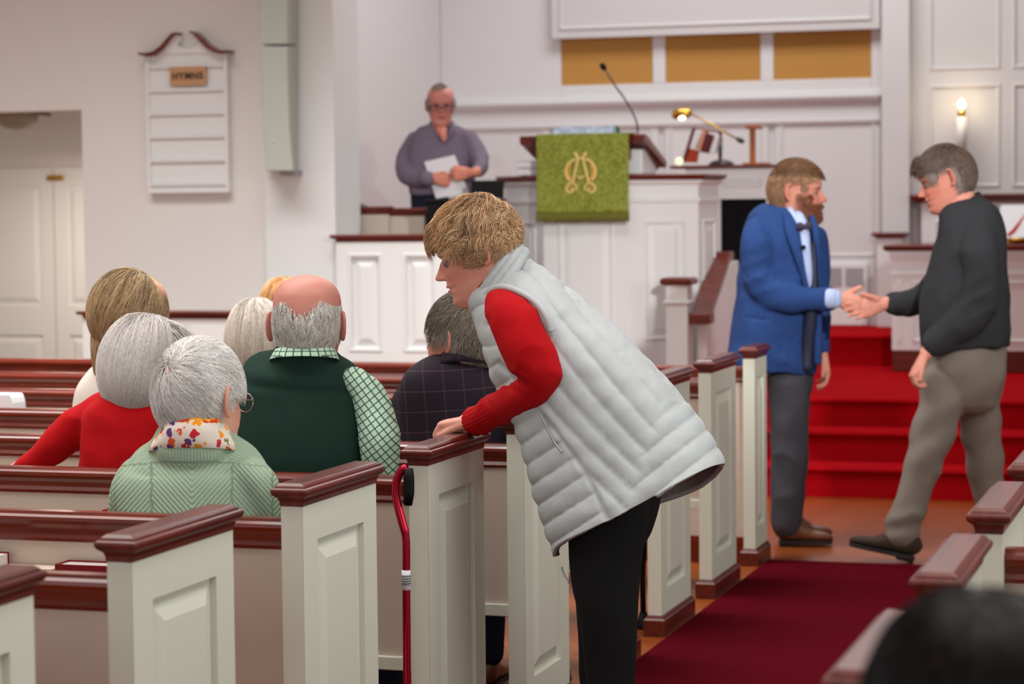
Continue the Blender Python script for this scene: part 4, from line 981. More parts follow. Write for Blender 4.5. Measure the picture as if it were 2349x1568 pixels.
# ---- hands
def hand(mb, wrist, d, pn, side, curl=(.3, .3, .3, .3), sc=1., thumb=.5, spread=.06, thumb_curl=.3):
    """wrist point, d: direction of the fingers, pn: palm normal (the side fingers close to), side: direction of the thumb side"""
    d = np.asarray(d, float); d /= np.linalg.norm(d); pn = np.asarray(pn, float); pn = pn-d*(pn@d); pn /= np.linalg.norm(pn)
    sd = np.cross(d, pn); sd = sd*(1 if sd@np.asarray(side, float) > 0 else -1); w_ = np.asarray(wrist, float); s = sc
    limb(mb, [(w_-d*.05*s, .026*s, .021*s), (w_, .027*s, .019*s), (w_+d*.035*s, .036*s, .017*s), (w_+d*.075*s, .041*s, .0145*s), (w_+d*.09*s, .039*s, .012*s)], ax=pn, n=16, sub=3, p=2.4)
    offs = [.030, .010, -.010, -.028]; lens = [.072, .080, .074, .058]; rad = [.0088, .009, .0086, .0076]
    for i in range(4):
        p = w_+d*(.088 if i in (1, 2) else .082)*s+sd*offs[i]*s; dd = d+sd*spread*(1.5-i); dd /= np.linalg.norm(dd); pts = [(p-dd*.02*s, rad[i]*s*1.05, rad[i]*s*1.0)]; a = 0; c = curl[i]
        pts.append((p, rad[i]*s*1.12, rad[i]*s))
        for k_, fr_ in enumerate((.45, .31, .24)):
            a += c*(1.0 if k_ == 0 else 1.15); q_ = dd*math.cos(a)+pn*math.sin(a); p = p+q_*lens[i]*fr_*s; pts.append((p, rad[i]*s*(1.0-.1*k_), rad[i]*s*(.95-.1*k_)))
        limb(mb, pts, ax=sd, n=10, sub=2)
    p = w_+d*.02*s+sd*.022*s+pn*.006*s; td = sd*math.sin(thumb)+d*math.cos(thumb)+pn*.25; td /= np.linalg.norm(td)
    q2 = td*math.cos(thumb_curl)+(d*.8+pn*.5)*math.sin(thumb_curl); q2 /= np.linalg.norm(q2)
    limb(mb, [(p-td*.012*s, .014*s, .013*s), (p+td*.02*s, .0135*s, .012*s), (p+td*.042*s, .0105*s, .010*s), (p+td*.042*s+q2*.018*s, .0105*s, .009*s), (p+td*.042*s+q2*.034*s, .008*s, .007*s)], ax=pn, n=10, sub=2)
    return mb
def shoe(root, name, heel, toe, w, hgt, m, sole_m, up=(0, 0, 1)):
    heel = np.asarray(heel, float); toe = np.asarray(toe, float); d = toe-heel; L_ = np.linalg.norm(d); d /= L_; up = np.asarray(up, float); up = up-d*(up@d); up /= np.linalg.norm(up); sd = np.cross(d, up)
    mb = MB()
    st = [(-.02, .6, .75), (.05, .85, .95), (.18, .92, 1.0), (.32, .82, .95), (.45, .85, .72), (.62, 1.0, .5), (.8, 1.02, .42), (.93, .8, .34), (1.0, .45, .22)]
    limb(mb, [(heel+d*L_*t+up*(hgt*hh*.5+.012), w*ww, hgt*hh*.5) for t, ww, hh in st], ax=up, n=18, sub=3, p=2.4)
    s_ = MB(); pr = [(-.03, .7), (.05, .95), (.25, .92), (.45, .85), (.65, 1.05), (.85, 1.0), (.97, .7), (1.02, .2)]
    l_ = [heel+d*L_*t+sd*w*ww for t, ww in pr]; r_ = [heel+d*L_*t-sd*w*ww for t, ww in pr][::-1]; bot = l_+r_
    s_.hexa(bot, [p+up*.016 for p in bot])
    s_.hexa([heel+d*L_*t+sd*w*ww-up*.012 for t, ww in ((-.02, .7), (.25, .85), (.25, -.85), (-.02, -.7))], [heel+d*L_*t+sd*w*ww+up*.002 for t, ww in ((-.02, .75), (.27, .88), (.27, -.88), (-.02, -.75))])
    o = link_mesh(name, *fuse(mb, .006, 2), m, root, True); obj('sole', s_, sole_m, o, bevel=.002); 
    lc = MB()
    for k_ in range(4):
        c = heel+d*L_*(.42+.06*k_)+up*(hgt*(.80-.09*k_)+.012); lc.tube([c-sd*w*.38, c+up*.006, c+sd*w*.38], .0028, 6)
    obj('laces', lc, sole_m, o, True)
    return o
# ---------------------------------------------------------------- fabrics
def setpat(o, P):
    a = o.data.attributes.new('pat', 'FLOAT_VECTOR', 'POINT'); a.data.foreach_set('vector', np.asarray(P, dtype=np.float32).ravel()); return o
def patmat(name, base, rough=.85, sheen=0):
    m = mat(name, base, rough, .2); nt = m.node_tree
    a = nt.nodes.new('ShaderNodeAttribute'); a.attribute_name = 'pat'
    sx = nt.nodes.new('ShaderNodeSeparateXYZ'); nt.links.new(a.outputs['Vector'], sx.inputs[0]); return m, nt, sx
def mth(nt, op, a, b=None, c=None):
    n = nt.nodes.new('ShaderNodeMath'); n.operation = op
    for i, v in enumerate((a, b, c)):
        if v is None: continue
        if hasattr(v, 'links') or hasattr(v, 'is_output'): nt.links.new(v, n.inputs[i])
        else: n.inputs[i].default_value = v
    return n.outputs[0]
def mixc_(nt, f, a, b):
    n = nt.nodes.new('ShaderNodeMix'); n.data_type = 'RGBA'
    nt.links.new(f, n.inputs[0])
    for k, v in ((6, a), (7, b)):
        if isinstance(v, tuple): n.inputs[k].default_value = (*lin(v), 1)
        else: nt.links.new(v, n.inputs[k])
    return n.outputs[2]
def grid_mat(name, base, layers, rough=.85):
    """layers: (axis, cell, width, colour, strength)"""
    m, nt, sx = patmat(name, base, rough); b = nt.nodes['Principled BSDF']; cur = base
    for ax_, cell, wd, colr, k in layers:
        u = mth(nt, 'FRACT', mth(nt, 'DIVIDE', sx.outputs[ax_], cell)); f = mth(nt, 'MULTIPLY', mth(nt, 'LESS_THAN', u, wd), k); cur = mixc_(nt, f, cur, colr)
    nt.links.new(cur, b.inputs['Base Color']); return m
def knit_mat(name, base, per, depth=.5, dist=.004, fuzz=.3):
    m, nt, sx = patmat(name, base, .95); b = nt.nodes['Principled BSDF']
    s = mth(nt, 'SINE', mth(nt, 'MULTIPLY', sx.outputs[0], 6.283/per)); f = mth(nt, 'MULTIPLY_ADD', s, .5, .5)
    tc = nt.nodes.new('ShaderNodeTexCoord'); n = nt.nodes.new('ShaderNodeTexNoise'); n.inputs['Scale'].default_value = 260; nt.links.new(tc.outputs['Object'], n.inputs['Vector'])
    hgt = mth(nt, 'MULTIPLY_ADD', n.outputs['Fac'], fuzz, f); bp = nt.nodes.new('ShaderNodeBump'); bp.inputs['Strength'].default_value = depth; bp.inputs['Distance'].default_value = dist
    nt.links.new(hgt, bp.inputs['Height']); nt.links.new(bp.outputs[0], b.inputs['Normal'])
    d = tuple(int(v*.89) for v in base); nt.links.new(mixc_(nt, f, d, base), b.inputs['Base Color']); return m
CHECK = grid_mat('green_check', (196, 226, 200), [(0, .0172, .22, (34, 74, 74), .85), (1, .0172, .22, (34, 74, 74), .85), (0, .0086, .12, (150, 196, 170), .5)])
PLAID = grid_mat('plaid_wool', (34, 26, 36), [(0, .062, .05, (86, 62, 74), .8), (1, .062, .05, (86, 62, 74), .8), (0, .0103, .3, (24, 20, 28), .5), (1, .0103, .3, (42, 30, 40), .4)])
DENIM = mat('navy_cloth', (28, 34, 54), .9, .2, sheen=0, bump=.2, bscale=300)
BLKC = mat('black_trousers', (13, 13, 15), .85, .25, sheen=0)
GREYT = mat('grey_trousers', (66, 66, 72), .9, .2, sheen=0, bump=.2, bscale=300)
KHAKI = mat('khaki_trousers', (132, 122, 113), .9, .2, sheen=0, bump=.2, bscale=300)
BRSHOE = mat('brown_leather', (112, 62, 30), .45, .5, var=.2, vscale=20); DKSHOE = mat('dark_suede', (58, 46, 36), .8, .3); SOLE = mat('dark_sole', (26, 20, 18), .6)
def pxpat(V, ang=0, s=None, fold=None, cx=0):
    """pattern coordinates in metres on a plane facing the view"""
    D = V-CAM; a = D@_r; b = D@Z3; c, s_ = math.cos(ang), math.sin(ang); u = a*c+b*s_; v = -a*s_+b*c
    return np.stack([u, v, D@VIEW], 1)
def vof(o):
    V = np.empty(len(o.data.vertices)*3); o.data.vertices.foreach_get('co', V); return V.reshape(-1, 3)+parent_loc(o.parent)
def person(label, x, y, z=0.):
    return thing('person', label, 'person', (x, y, z))
def seated_legs(root, X, Yp, m, shoe_m=SOLE, w=.17, sh=0.):
    mb = MB(); y0 = Yp+.24
    limb(mb, [wn(X, y0, .62, .19, .14), wn(X, y0+.02, .55, .20, .16), wn(X, y0+.04, .50, .17, .10)], ax=Y3, n=18, p=2.3)
    for s_ in (-1, 1):
        k = X+s_*w*.6
        limb(mb, [wn(k, y0, .545, .09, .085), wn(k+s_*.02, y0+.2, .545, .085, .08), wn(k+s_*.03+sh, y0+.37, .54, .07, .07), wn(k+s_*.03+sh, y0+.42, .46, .062, .065), wn(k+s_*.03+sh, y0+.40, .3, .058, .062), wn(k+s_*.03+sh, y0+.38, .12, .05, .055)], ax=X3, n=16)
    garment('trousers', root, mb, m, .012, 3, .003, 12)
    for s_ in (-1, 1):
        k = X+s_*w*.6+s_*.03+sh; shoe(root, 'shoe', (k, y0+.35, .012), (k+s_*.02, y0+.60, .012), .042, .09, shoe_m, SOLE)

# ================================================================ A: bald man, green vest
YA = 6.09
A = person('bald grey-haired man in a dark green sweater vest over a green checked shirt', pt(700, 900, YA)[0], YP[4]+.3)
fa = Frame(706, 748, YA, *facing(3, 4), sc=1.21)
PA = dict(w=1.03, skin=(206, 142, 128), red=(190, 102, 92), shear=(0, .0), jowl=.004)
person_body(A, fa, PA, limb(MB(), [nd(704, 790, YA+.01, 56, .06), nd(702, 812, YA, 58, .062), nd(700, 850, YA, 58, .06)]), ears=True)
fa.hr = np.array([.0785, .107, .112])
def m_(Q, D):
    x, y, z = Q[:, 0], Q[:, 1], Q[:, 2]; top = .150+.052*np.clip(np.abs(x)/.055, 0, 1)**1.6+np.clip((y+.03)/.1, 0, 1)*.01
    low = np.where(y > .0, .115, np.where(y > -.035, .10, .028)); k = (z < top)*(z > low)*(y < .045)
    return k*np.clip((top-z)/.02, .0, 1)
hair(A, fa, 6500, m_, lambda Q, t, P: np.array([0, -.12, -1.])+np.stack([Q[:, 0]*2.5*(Q[:, 1] < 0), 0*t*Q[:, 0], 0*Q[:, 0]], 1), .032, 5, .00065, (214, 210, 205), lift=.012, grow=.02, jit=.3, cols2=lambda P, rg, C: C*(1+.28*rg.normal(size=(len(P), 1)))*np.where(P[:, 2:3] < .07, .85, 1))
vm = knit_mat('green_vest_wool', (30, 56, 48), .004, .25, .001)
mb = MB(); limb(mb, [nd(697, 814, 6.05, 70, .082), nd(697, 830, 6.06, 88, .094), nd(696, 850, 6.07, 128, .108), nd(694, 885, 6.09, 150, .12), nd(690, 950, 6.08, 156, .128), nd(688, 1020, 6.06, 157, .13), nd(690, 1100, 6.06, 156, .135), nd(692, 1260, 6.1, 150, .14)], n=40, p=2.5)
limb(mb, [nd(590, 860, 6.1, 34, .06), nd(572, 905, 6.1, 42, .07), nd(566, 960, 6.1, 40, .07), nd(560, 1080, 6.1, 38, .07)])
def fnv(V, F): return V
vest = garment('sweater_vest', A, mb, vm, .0065, 6, .0028, 9, (1, 1, .5), 3); setpat(vest, pxpat(vof(vest)))
mb = MB(); limb(mb, [nd(810, 872, 6.1, 36, .06), nd(843, 905, 6.1, 38, .068), nd(862, 960, 6.08, 46, .07), nd(872, 1020, 6.06, 46, .07), nd(872, 1085, 6.08, 43, .065), nd(868, 1150, 6.16, 38, .055), nd(850, 1175, 6.3, 34, .045), nd(830, 1180, 6.42, 30, .035)], n=26)
sl = garment('shirt_sleeve', A, mb, CHECK, .006, 4, .0035, 15, (1, 1, .7), 8); V = vof(sl); x_, y_ = proj(V); P1 = pxpat(V, math.radians(-52)); P2 = pxpat(V, math.radians(-30))
setpat(sl, P1)
mb = MB(); limb(mb, [nd(570, 900, 6.1, 30, .05), nd(556, 1000, 6.15, 30, .05), nd(570, 1120, 6.3, 28, .04)], n=16); sl = garment('shirt_sleeve', A, mb, CHECK, .009, 3, 0); setpat(sl, pxpat(vof(sl)))
# collar: ring around the neck
def collar(root, m, pts_top, pts_bot, th, name='collar'):
    n = len(pts_top); vs = []; 
    for P_, Q_ in zip(pts_top, pts_bot): vs += [P_, Q_]
    F = [(2*i, 2*i+1, 2*((i+1) % n)+1, 2*((i+1) % n)) for i in range(n)]
    o = link_mesh(name, vs, F, m, root, True); so = o.modifiers.new('s', 'SOLIDIFY'); so.thickness = th; so.offset = 1; sb_ = o.modifiers.new('u', 'SUBSURF'); sb_.levels = sb_.render_levels = 2
    return o
def ring(cx, cy, Y, rx, ry, tilt=0, n=20, cut=None):
    c = pt(cx, cy, Y); s = FPX/dep(c); out = []
    for t in np.linspace(0, 2*math.pi, n, endpoint=False): out.append(c+_r*rx/s*math.cos(t)+VIEW*ry*math.sin(t)+Z3*(tilt*math.sin(t)))
    return out
o = collar(A, CHECK, ring(700, 799, 6.05, 66, .078, -.012), ring(698, 828, 6.05, 80, .096, -.018), .004)
V = vof(o); P_ = pxpat(V); P_[:, 0] = np.arctan2((V-pt(700, 800, 6.06))@VIEW, (V-pt(700, 800, 6.06))@_r)*.075; setpat(o, P_)
seated_legs(A, parent_loc(A)[0], YP[4], DENIM)

# ================================================================ B: woman in the pale green sweater
YB_ = 5.2
B = person('white-haired woman in a pale green sweater with a floral scarf and wire glasses', pt(448, 1000, YB_)[0], YP[3]+.3)
fb = Frame(462, 918, YB_+.045, *facing(34, 6), sc=1.12)
PB = dict(eo=.013, w=1.0, skin=(226, 170, 148), red=(206, 130, 110), shear=(0, .0), brow=(150, 130, 116), lips=(176, 98, 92))
person_body(B, fb, PB, limb(MB(), [nd(456, 965, YB_+.03, 56, .056), nd(450, 985, YB_+.03, 58, .056), nd(446, 1040, YB_+.03, 60, .056)]), ears=True)
eyes(B, fb, PB)
glasses(B, fb, mat('rose_gold_wire', (206, 160, 148), .25, .5, metal=.9), w=.034, hh=.021, z=.118, y=.114, wire=.0011)
fb.hc = np.array([0, -.012, .138]); fb.hr = np.array([.088, .109, .113])
crB = np.array([-.012, -.098, .172])
def m_(Q, D):
    x, y, z = Q[:, 0], Q[:, 1], Q[:, 2]
    low = np.where(y > .07, .172, np.where(y > .03, .150-.0*y, np.where(y > -.004, .132, np.where(y > -.034, .112, .052)))); r = np.linalg.norm(Q-crB, axis=1)
    return (z > low)*np.clip((r-.006)/.022, .12, 1)
cap(B, fb, (196, 190, 186), lambda Q, D: .985+0*Q[:, 0], lambda Q, D: (m_(Q, D) > .8)*(Q[:, 2] > .06))
hair(B, fb, 11000, m_, lambda Q, t, P: (Q-crB)/(np.linalg.norm(Q-crB, axis=1)[:, None]+.01)+np.array([0, .15, -.55])*1.0+.5*np.cross(Q-crB, [0, 1., .3])/(np.linalg.norm(Q-crB, axis=1)[:, None]+.02), lambda P: np.where((P[:, 1] > -.055)*(np.abs(P[:, 0]) > .045)*(P[:, 2] < .165), .022, .062), 8, .0006, (245, 240, 236), lift=.015, grow=.05, jit=.13, cols2=lambda P, rg, C: C*np.where(P[:, 2:3] < .09, .8, 1.)*np.where(rg.random((len(P), 1)) < .12, .6, 1))
GS = knit_mat('sage_knit', (158, 180, 156), .0095, .6, .003, .7)
mb = MB(); limb(mb, [nd(441, 1018, 5.19, 86, .088), nd(442, 1026, 5.2, 98, .094), nd(444, 1044, 5.21, 132, .104), nd(446, 1068, 5.22, 160, .112), nd(448, 1110, 5.22, 178, .12), nd(449, 1160, 5.21, 176, .125), nd(449, 1230, 5.2, 168, .13), nd(450, 1380, 5.22, 160, .14)], n=44, p=2.5)
limb(mb, [nd(318, 1085, 5.22, 42, .065), nd(296, 1120, 5.22, 42, .065), nd(292, 1180, 5.24, 42, .06), nd(298, 1290, 5.3, 40, .05), nd(330, 1330, 5.45, 34, .045)])
limb(mb, [nd(572, 1085, 5.22, 42, .065), nd(600, 1118, 5.22, 42, .065), nd(606, 1180, 5.24, 40, .06), nd(600, 1290, 5.3, 40, .05), nd(570, 1330, 5.45, 34, .045)])
sw = garment('sweater', B, mb, GS, .0065, 6, .0022, 9, (1, 1, .5), 12); V = vof(sw); x_, y_ = proj(V); u = (x_-440)/923; v = (y_-1030)/923
blk = np.floor(np.abs(u)/.10); ph = np.where(blk % 2 == 0, 1, -1)*np.abs(u)*.75+v*.66; neck_ = y_ < 1058+.0004*(x_-440)**2; ph = np.where(neck_, np.arctan2((V-pt(441, 1030, 5.2))@VIEW, (V-pt(441, 1030, 5.2))@_r)*.11, ph); setpat(sw, np.stack([ph, u, v], 1))
def band(root, name, m, rows, n=48, nrm=.0, wob=.004, sc=14, seed=3):
    vs = []; k = len(rows)
    for (cx, cy, Y, rx, ry, tl) in rows: vs += ring(cx, cy, Y, rx, ry, tl, n)
    V = np.array(vs, float); F = np.array([(i*n+j, i*n+(j+1) % n, (i+1)*n+(j+1) % n, (i+1)*n+j) for i in range(k-1) for j in range(n)])
    N_ = vnormals(V, F); V = V+N_*(wob*vnoise(V*np.array([1, 1, 2.5]), sc, seed))[:, None]
    o = link_mesh(name, V, F, m, root, True); so = o.modifiers.new('s', 'SOLIDIFY'); so.thickness = .004; so.offset = 0
    setpat(o, np.stack([np.repeat(np.linspace(0, 1, k), n), np.tile(np.linspace(0, 1, n), k), 0*V[:, 0]], 1)); return o
def scarf_mat():
    m, nt, sx = patmat('floral_scarf', (226, 214, 202), .8, .2); b = nt.nodes['Principled BSDF']
    tc = nt.nodes.new('ShaderNodeTexCoord'); v = nt.nodes.new('ShaderNodeTexVoronoi'); v.inputs['Scale'].default_value = 44; v.inputs['Randomness'].default_value = .9
    ns = nt.nodes.new('ShaderNodeTexNoise'); ns.inputs['Scale'].default_value = 70; nt.links.new(tc.outputs['Object'], ns.inputs['Vector'])
    ad = nt.nodes.new('ShaderNodeVectorMath'); ad.operation = 'MULTIPLY_ADD'; ad.inputs[1].default_value = (.022,)*3; nt.links.new(ns.outputs['Color'], ad.inputs[0]); nt.links.new(tc.outputs['Object'], ad.inputs[2]); nt.links.new(ad.outputs[0], v.inputs['Vector'])
    sp = nt.nodes.new('ShaderNodeSeparateColor'); nt.links.new(v.outputs['Color'], sp.inputs[0])
    r = nt.nodes.new('ShaderNodeValToRGB'); r.color_ramp.interpolation = 'CONSTANT'; e = r.color_ramp.elements
    cs = [(0, (196, 40, 52)), (.16, (240, 150, 30)), (.32, (92, 60, 120)), (.48, (226, 214, 202)), (.62, (214, 90, 50)), (.72, (118, 116, 60)), (.82, (226, 214, 202))]
    e[0].position = 0; e[0].color = (*lin(cs[0][1]), 1); e[1].position = cs[1][0]; e[1].color = (*lin(cs[1][1]), 1)
    for p_, c_ in cs[2:]: q_ = e.new(p_); q_.color = (*lin(c_), 1)
    nt.links.new(sp.outputs[0], r.inputs[0]); f = mth(nt, 'LESS_THAN', v.outputs['Distance'], .46); c1 = mixc_(nt, f, (228, 216, 204), r.outputs[0])
    n2 = nt.nodes.new('ShaderNodeTexNoise'); n2.inputs['Scale'].default_value = 30; nt.links.new(tc.outputs['Object'], n2.inputs['Vector'])
    r2 = nt.nodes.new('ShaderNodeValToRGB'); r2.color_ramp.interpolation = 'CONSTANT'; r2.color_ramp.elements[0].color = (*lin((206, 70, 40)), 1); r2.color_ramp.elements[1].position = .45; r2.color_ramp.elements[1].color = (*lin((242, 168, 34)), 1)
    q_ = r2.color_ramp.elements.new(.6); q_.color = (*lin((40, 96, 130)), 1); nt.links.new(n2.outputs['Fac'], r2.inputs[0])
    top = mth(nt, 'LESS_THAN', mth(nt, 'ADD', sx.outputs[0], mth(nt, 'MULTIPLY', n2.outputs['Fac'], .3)), .40)
    nt.links.new(mixc_(nt, top, c1, r2.outputs[0]), b.inputs['Base Color']); return m
band(B, 'scarf', scarf_mat(), [(448, 962, 5.19, 60, .062, -.008), (446, 968, 5.19, 66, .068, -.012), (444, 984, 5.19, 74, .075, -.016), (442, 1002, 5.19, 82, .082, -.02), (441, 1020, 5.2, 92, .09, -.02), (441, 1036, 5.2, 98, .088, -.02)], wob=.007, sc=22)
seated_legs(B, parent_loc(B)[0], YP[3], GREYT)

# ================================================================ C: grey bob, red sweater
C_ = person('woman with a grey bob in a red sweater resting her arm along the pew', pt(300, 950, 6.1)[0], YP[4]+.3)
fc = Frame(338, 832, 6.14, *facing(30, 10), sc=1.12)
PC = dict(skin=(216, 160, 142)); person_body(C_, fc, PC, limb(limb(MB(), [nd(325, 880, 6.1, 48, .055), nd(318, 930, 6.12, 44, .05), nd(314, 1000, 6.12, 60, .07)]), [nd(300, 950, 6.12, 30, .04), nd(225, 960, 6.11, 26, .035), nd(140, 1015, 6.11, 22, .03), nd(60, 1062, 6.12, 18, .025), nd(30, 1085, 6.14, 20, .022)]), ears=False)
fc.hc = np.array([0, -.016, .104]); fc.hr = np.array([.104, .122, .138])
def m_(Q, D): return (Q[:, 2] > .07)*((Q[:, 1] < .07)+(Q[:, 2] > .19) > 0)*1.
cap(C_, fc, (130, 124, 120), lambda Q, D: .95+0*D[:, 0], lambda Q, D: (D[:, 2] > -.80)*((D[:, 1] < .5)+(D[:, 2] > .5) > 0))
topC = np.array([.02, .02, .25])
hair(C_, fc, 9000, m_, lambda Q, t, P: (Q-topC)*np.array([3, 3, 1])+np.array([0, -.03, -.9]), lambda P: np.clip((P[:, 2]-.0)*1.15, .05, .26), 11, .0008, (206, 200, 196), lift=.0, grow=.02, jit=.07, gmax=1.07, grav=.0, cols2=lambda P, rg, C: C*np.where(P[:, 2:3]+.02*rg.normal(size=(len(P), 1)) < .11, .62, 1.05)*(1+.2*vnoise(P*np.array([1, 1, .05]), 160, 4)[:, None]))
hair(C_, fc, 900, lambda Q, D: (Q[:, 0] > .05)*(Q[:, 1] > -.02)*(Q[:, 2] > .16)*1., lambda Q, t, P: np.array([1., .4, .2-1.8*t]), .085, 9, .0008, (210, 204, 200), lift=.02, grow=.30, jit=.2, seed=5, name='hair_lock')
RS = mat('red_knit', (176, 6, 16), .9, .2, sheen=0, bump=.15, bscale=300)
mb = MB(); limb(mb, [nd(318, 900, 6.1, 62, .07), nd(316, 922, 6.1, 92, .09), nd(314, 950, 6.1, 118, .105), nd(310, 1010, 6.1, 124, .115), nd(306, 1080, 6.1, 124, .12), nd(308, 1260, 6.14, 130, .13)], n=36, p=2.5)
limb(mb, [nd(262, 930, 6.1, 40, .06), nd(225, 945, 6.1, 42, .062), nd(180, 978, 6.1, 44, .062), nd(130, 1018, 6.1, 40, .056), nd(95, 1050, 6.1, 30, .045), nd(60, 1070, 6.11, 24, .035), nd(45, 1084, 6.12, 20, .03)])
limb(mb, [nd(380, 940, 6.1, 42, .06), nd(420, 970, 6.12, 40, .06), nd(432, 1060, 6.15, 38, .055), nd(425, 1150, 6.3, 34, .045)])
garment('sweater', C_, mb, RS, .0065, 5, .0042, 10, (1, .6, 1.3), 21)
seated_legs(C_, parent_loc(C_)[0], YP[4], BLKC)

# ================================================================ D: blonde
D_ = person('woman with long dark-blonde hair in a cream sweater, turned to the right', pt(290, 900, 6.98)[0], YP[5]+.3)
fd = Frame(308, 722, 6.98, *facing(62, 4), sc=1.14)
PD = dict(skin=(222, 168, 146), brow=(120, 90, 70)); person_body(D_, fd, PD, limb(MB(), [nd(290, 765, 6.98, 36, .05), nd(280, 830, 7.0, 42, .055)]), ears=False); eyes(D_, fd, PD)
def m_(Q, D): return ((Q[:, 2] > .12)*((Q[:, 1] < .055)+(Q[:, 2] > .19) > 0))*1.
fd.hc = np.array([0, -.020, .125]); fd.hr = np.array([.092, .112, .122])
cap(D_, fd, (104, 84, 62), lambda Q, D: .96+0*D[:, 0], lambda Q, D: ((D[:, 2] > -.5)*((D[:, 1] < .42)+(D[:, 2] > .62) > 0)))
def blonde(P, rg, C): k = rg.random((len(P), 1)); return np.where(k < .35, np.array(lin((214, 184, 140))), np.where(k < .75, np.array(lin((164, 136, 100))), np.array(lin((112, 88, 64)))))*(1+.2*rg.normal(size=(len(P), 1)))
mb = MB(); limb(mb, [nd(300, 700, 6.98, 62, .08), nd(272, 745, 6.97, 60, .085), nd(252, 800, 6.95, 44, .08), nd(240, 845, 6.95, 26, .06), nd(232, 872, 6.95, 12, .03)], n=24)
def strandwrap(root, mb, n, steps, width, cfn, seed, dirw, L, name='hair', vox=.01, off=.003):
    """strands running over an arbitrary hair volume"""
    V, F = fuse(mb, vox, 5); rg = np.random.default_rng(seed)
    link_mesh(name+'_mass', V, F, SKINM['hair'], root, True, col=np.tile(cfn(np.zeros((200, 3)), rg, np.zeros((200, 3))).mean(0)*.6, (len(V), 1)))
    N_ = vnormals(V, F); g = {}
    key = np.floor(V/.012).astype(int)
    for i, k in enumerate(map(tuple, key)): g.setdefault(k, i)
    idx = rg.integers(0, len(V), n); Q = V[idx].copy(); pts = []; jt = rg.normal(size=(n, 3))*.12; cur = idx.copy()
    for s in range(steps+1):
        nn = N_[cur]; pts.append(Q+nn*off*(.4+rg.random((n, 1))*.0+1.2*rg.random()*.0+.6))
        d = dirw(Q)+jt; d = d-nn*np.sum(d*nn, 1)[:, None]; d /= np.linalg.norm(d, axis=1)[:, None]+1e-9; Q2 = Q+d*(L/steps)
        kk = np.floor(Q2/.012).astype(int); nc = cur.copy(); ok = np.zeros(n, bool)
        for q_, k in enumerate(map(tuple, kk)):
            i = g.get(k)
            if i is not None: nc[q_] = i; ok[q_] = True
        Q2 = np.where(ok[:, None], Q2, Q+(Q2-Q)*.05); h_ = np.sum((Q2-V[nc])*N_[nc], 1); Q2 = np.where(ok[:, None], Q2-N_[nc]*h_[:, None], Q2); cur = nc; Q = Q2
    pts = np.array(pts); k = steps+1; T = np.gradient(pts, axis=0); T /= np.linalg.norm(T, axis=2, keepdims=True)+1e-9; Sd = np.cross(T, VIEW); Sd /= np.linalg.norm(Sd, axis=2, keepdims=True)+1e-9; U2 = np.cross(Sd, T)
    ww = (width*rg.uniform(.7, 1.3, n))[None, :, None]*(1-.6*np.linspace(0, 1, k)[:, None, None]**2)
    VV = np.stack([pts+Sd*ww, pts-Sd*ww*.5+U2*ww*.87, pts-Sd*ww*.5-U2*ww*.87], 2).transpose(1, 0, 2, 3).reshape(-1, 3)
    s0 = np.arange(n)[:, None, None]*k*3+np.arange(k-1)[None, :, None]*3; j = np.arange(3)[None, None, :]; j2 = (j+1) % 3
    FF = np.stack([s0+j, s0+j2, s0+3+j2, s0+3+j], -1).reshape(-1, 4); C = np.clip(cfn(V[idx], rg, np.zeros((n, 3))), .003, .95)
    return link_mesh(name, VV, FF, SKINM['hair'], root, True, col=np.repeat(C, k*3, 0))
strandwrap(D_, mb, 3800, 9, .0009, blonde, 4, lambda Q: np.tile([-.12*_r[0], 0, -1.], (len(Q), 1)), .16, 'long_hair')
hair(D_, fd, 5000, m_, lambda Q, t, P: (Q-np.array([.0, .03, .25]))*np.array([2, 2, 1])+np.array([0, -.25, -.8]), .13, 10, .0009, (140, 114, 84), lift=.0, grow=.02, jit=.08, gmax=1.08, cols2=blonde)
CW = mat('cream_knit', (222, 214, 202), .9, .2, sheen=0, bump=.15, bscale=250)
mb = MB(); limb(mb, [nd(285, 838, 7.0, 46, .06), nd(280, 862, 7.0, 78, .085), nd(278, 900, 7.0, 104, .1), nd(276, 980, 7.0, 110, .11), nd(280, 1060, 7.0, 112, .12), nd(280, 1180, 7.04, 112, .13)], n=32, p=2.4)
garment('sweater', D_, mb, CW, .009, 5, .003, 10, seed=5); seated_legs(D_, parent_loc(D_)[0], YP[5], DENIM)

# ================================================================ E: straight ash-grey hair ; F: brown head beyond
E_ = person('woman with straight ash-grey hair seen from behind, left of the bald man', pt(600, 900, 7.85)[0], YP[6]+.3)
fe = Frame(590, 772, 7.85, *facing(8, 2), sc=1.15)
person_body(E_, fe, {}, limb(MB(), [nd(590, 810, 7.85, 36, .05), nd(590, 860, 7.87, 40, .055)]), ears=False, nu=60)
fe.hc = np.array([0, -.014, .108]); fe.hr = np.array([.094, .112, .132])
cap(E_, fe, (130, 118, 108), lambda Q, D: .96+0*D[:, 0], lambda Q, D: (D[:, 2] > -.9)*((D[:, 1] < .5)+(D[:, 2] > .6) > 0))
hair(E_, fe, 6000, lambda Q, D: (Q[:, 2] > .05)*1., lambda Q, t, P: (Q-np.array([0, .02, .25]))*np.array([2.5, 2.5, 1])+np.array([0, 0, -1.]), lambda P: np.clip((P[:, 2]+.02)*1.1, .05, .26), 10, .0011, (214, 202, 188), lift=.0, grow=.02, jit=.05, gmax=1.06, cols2=lambda P, rg, C: C*(1+.25*vnoise(P*np.array([1, 1, .05]), 120, 4)[:, None]))
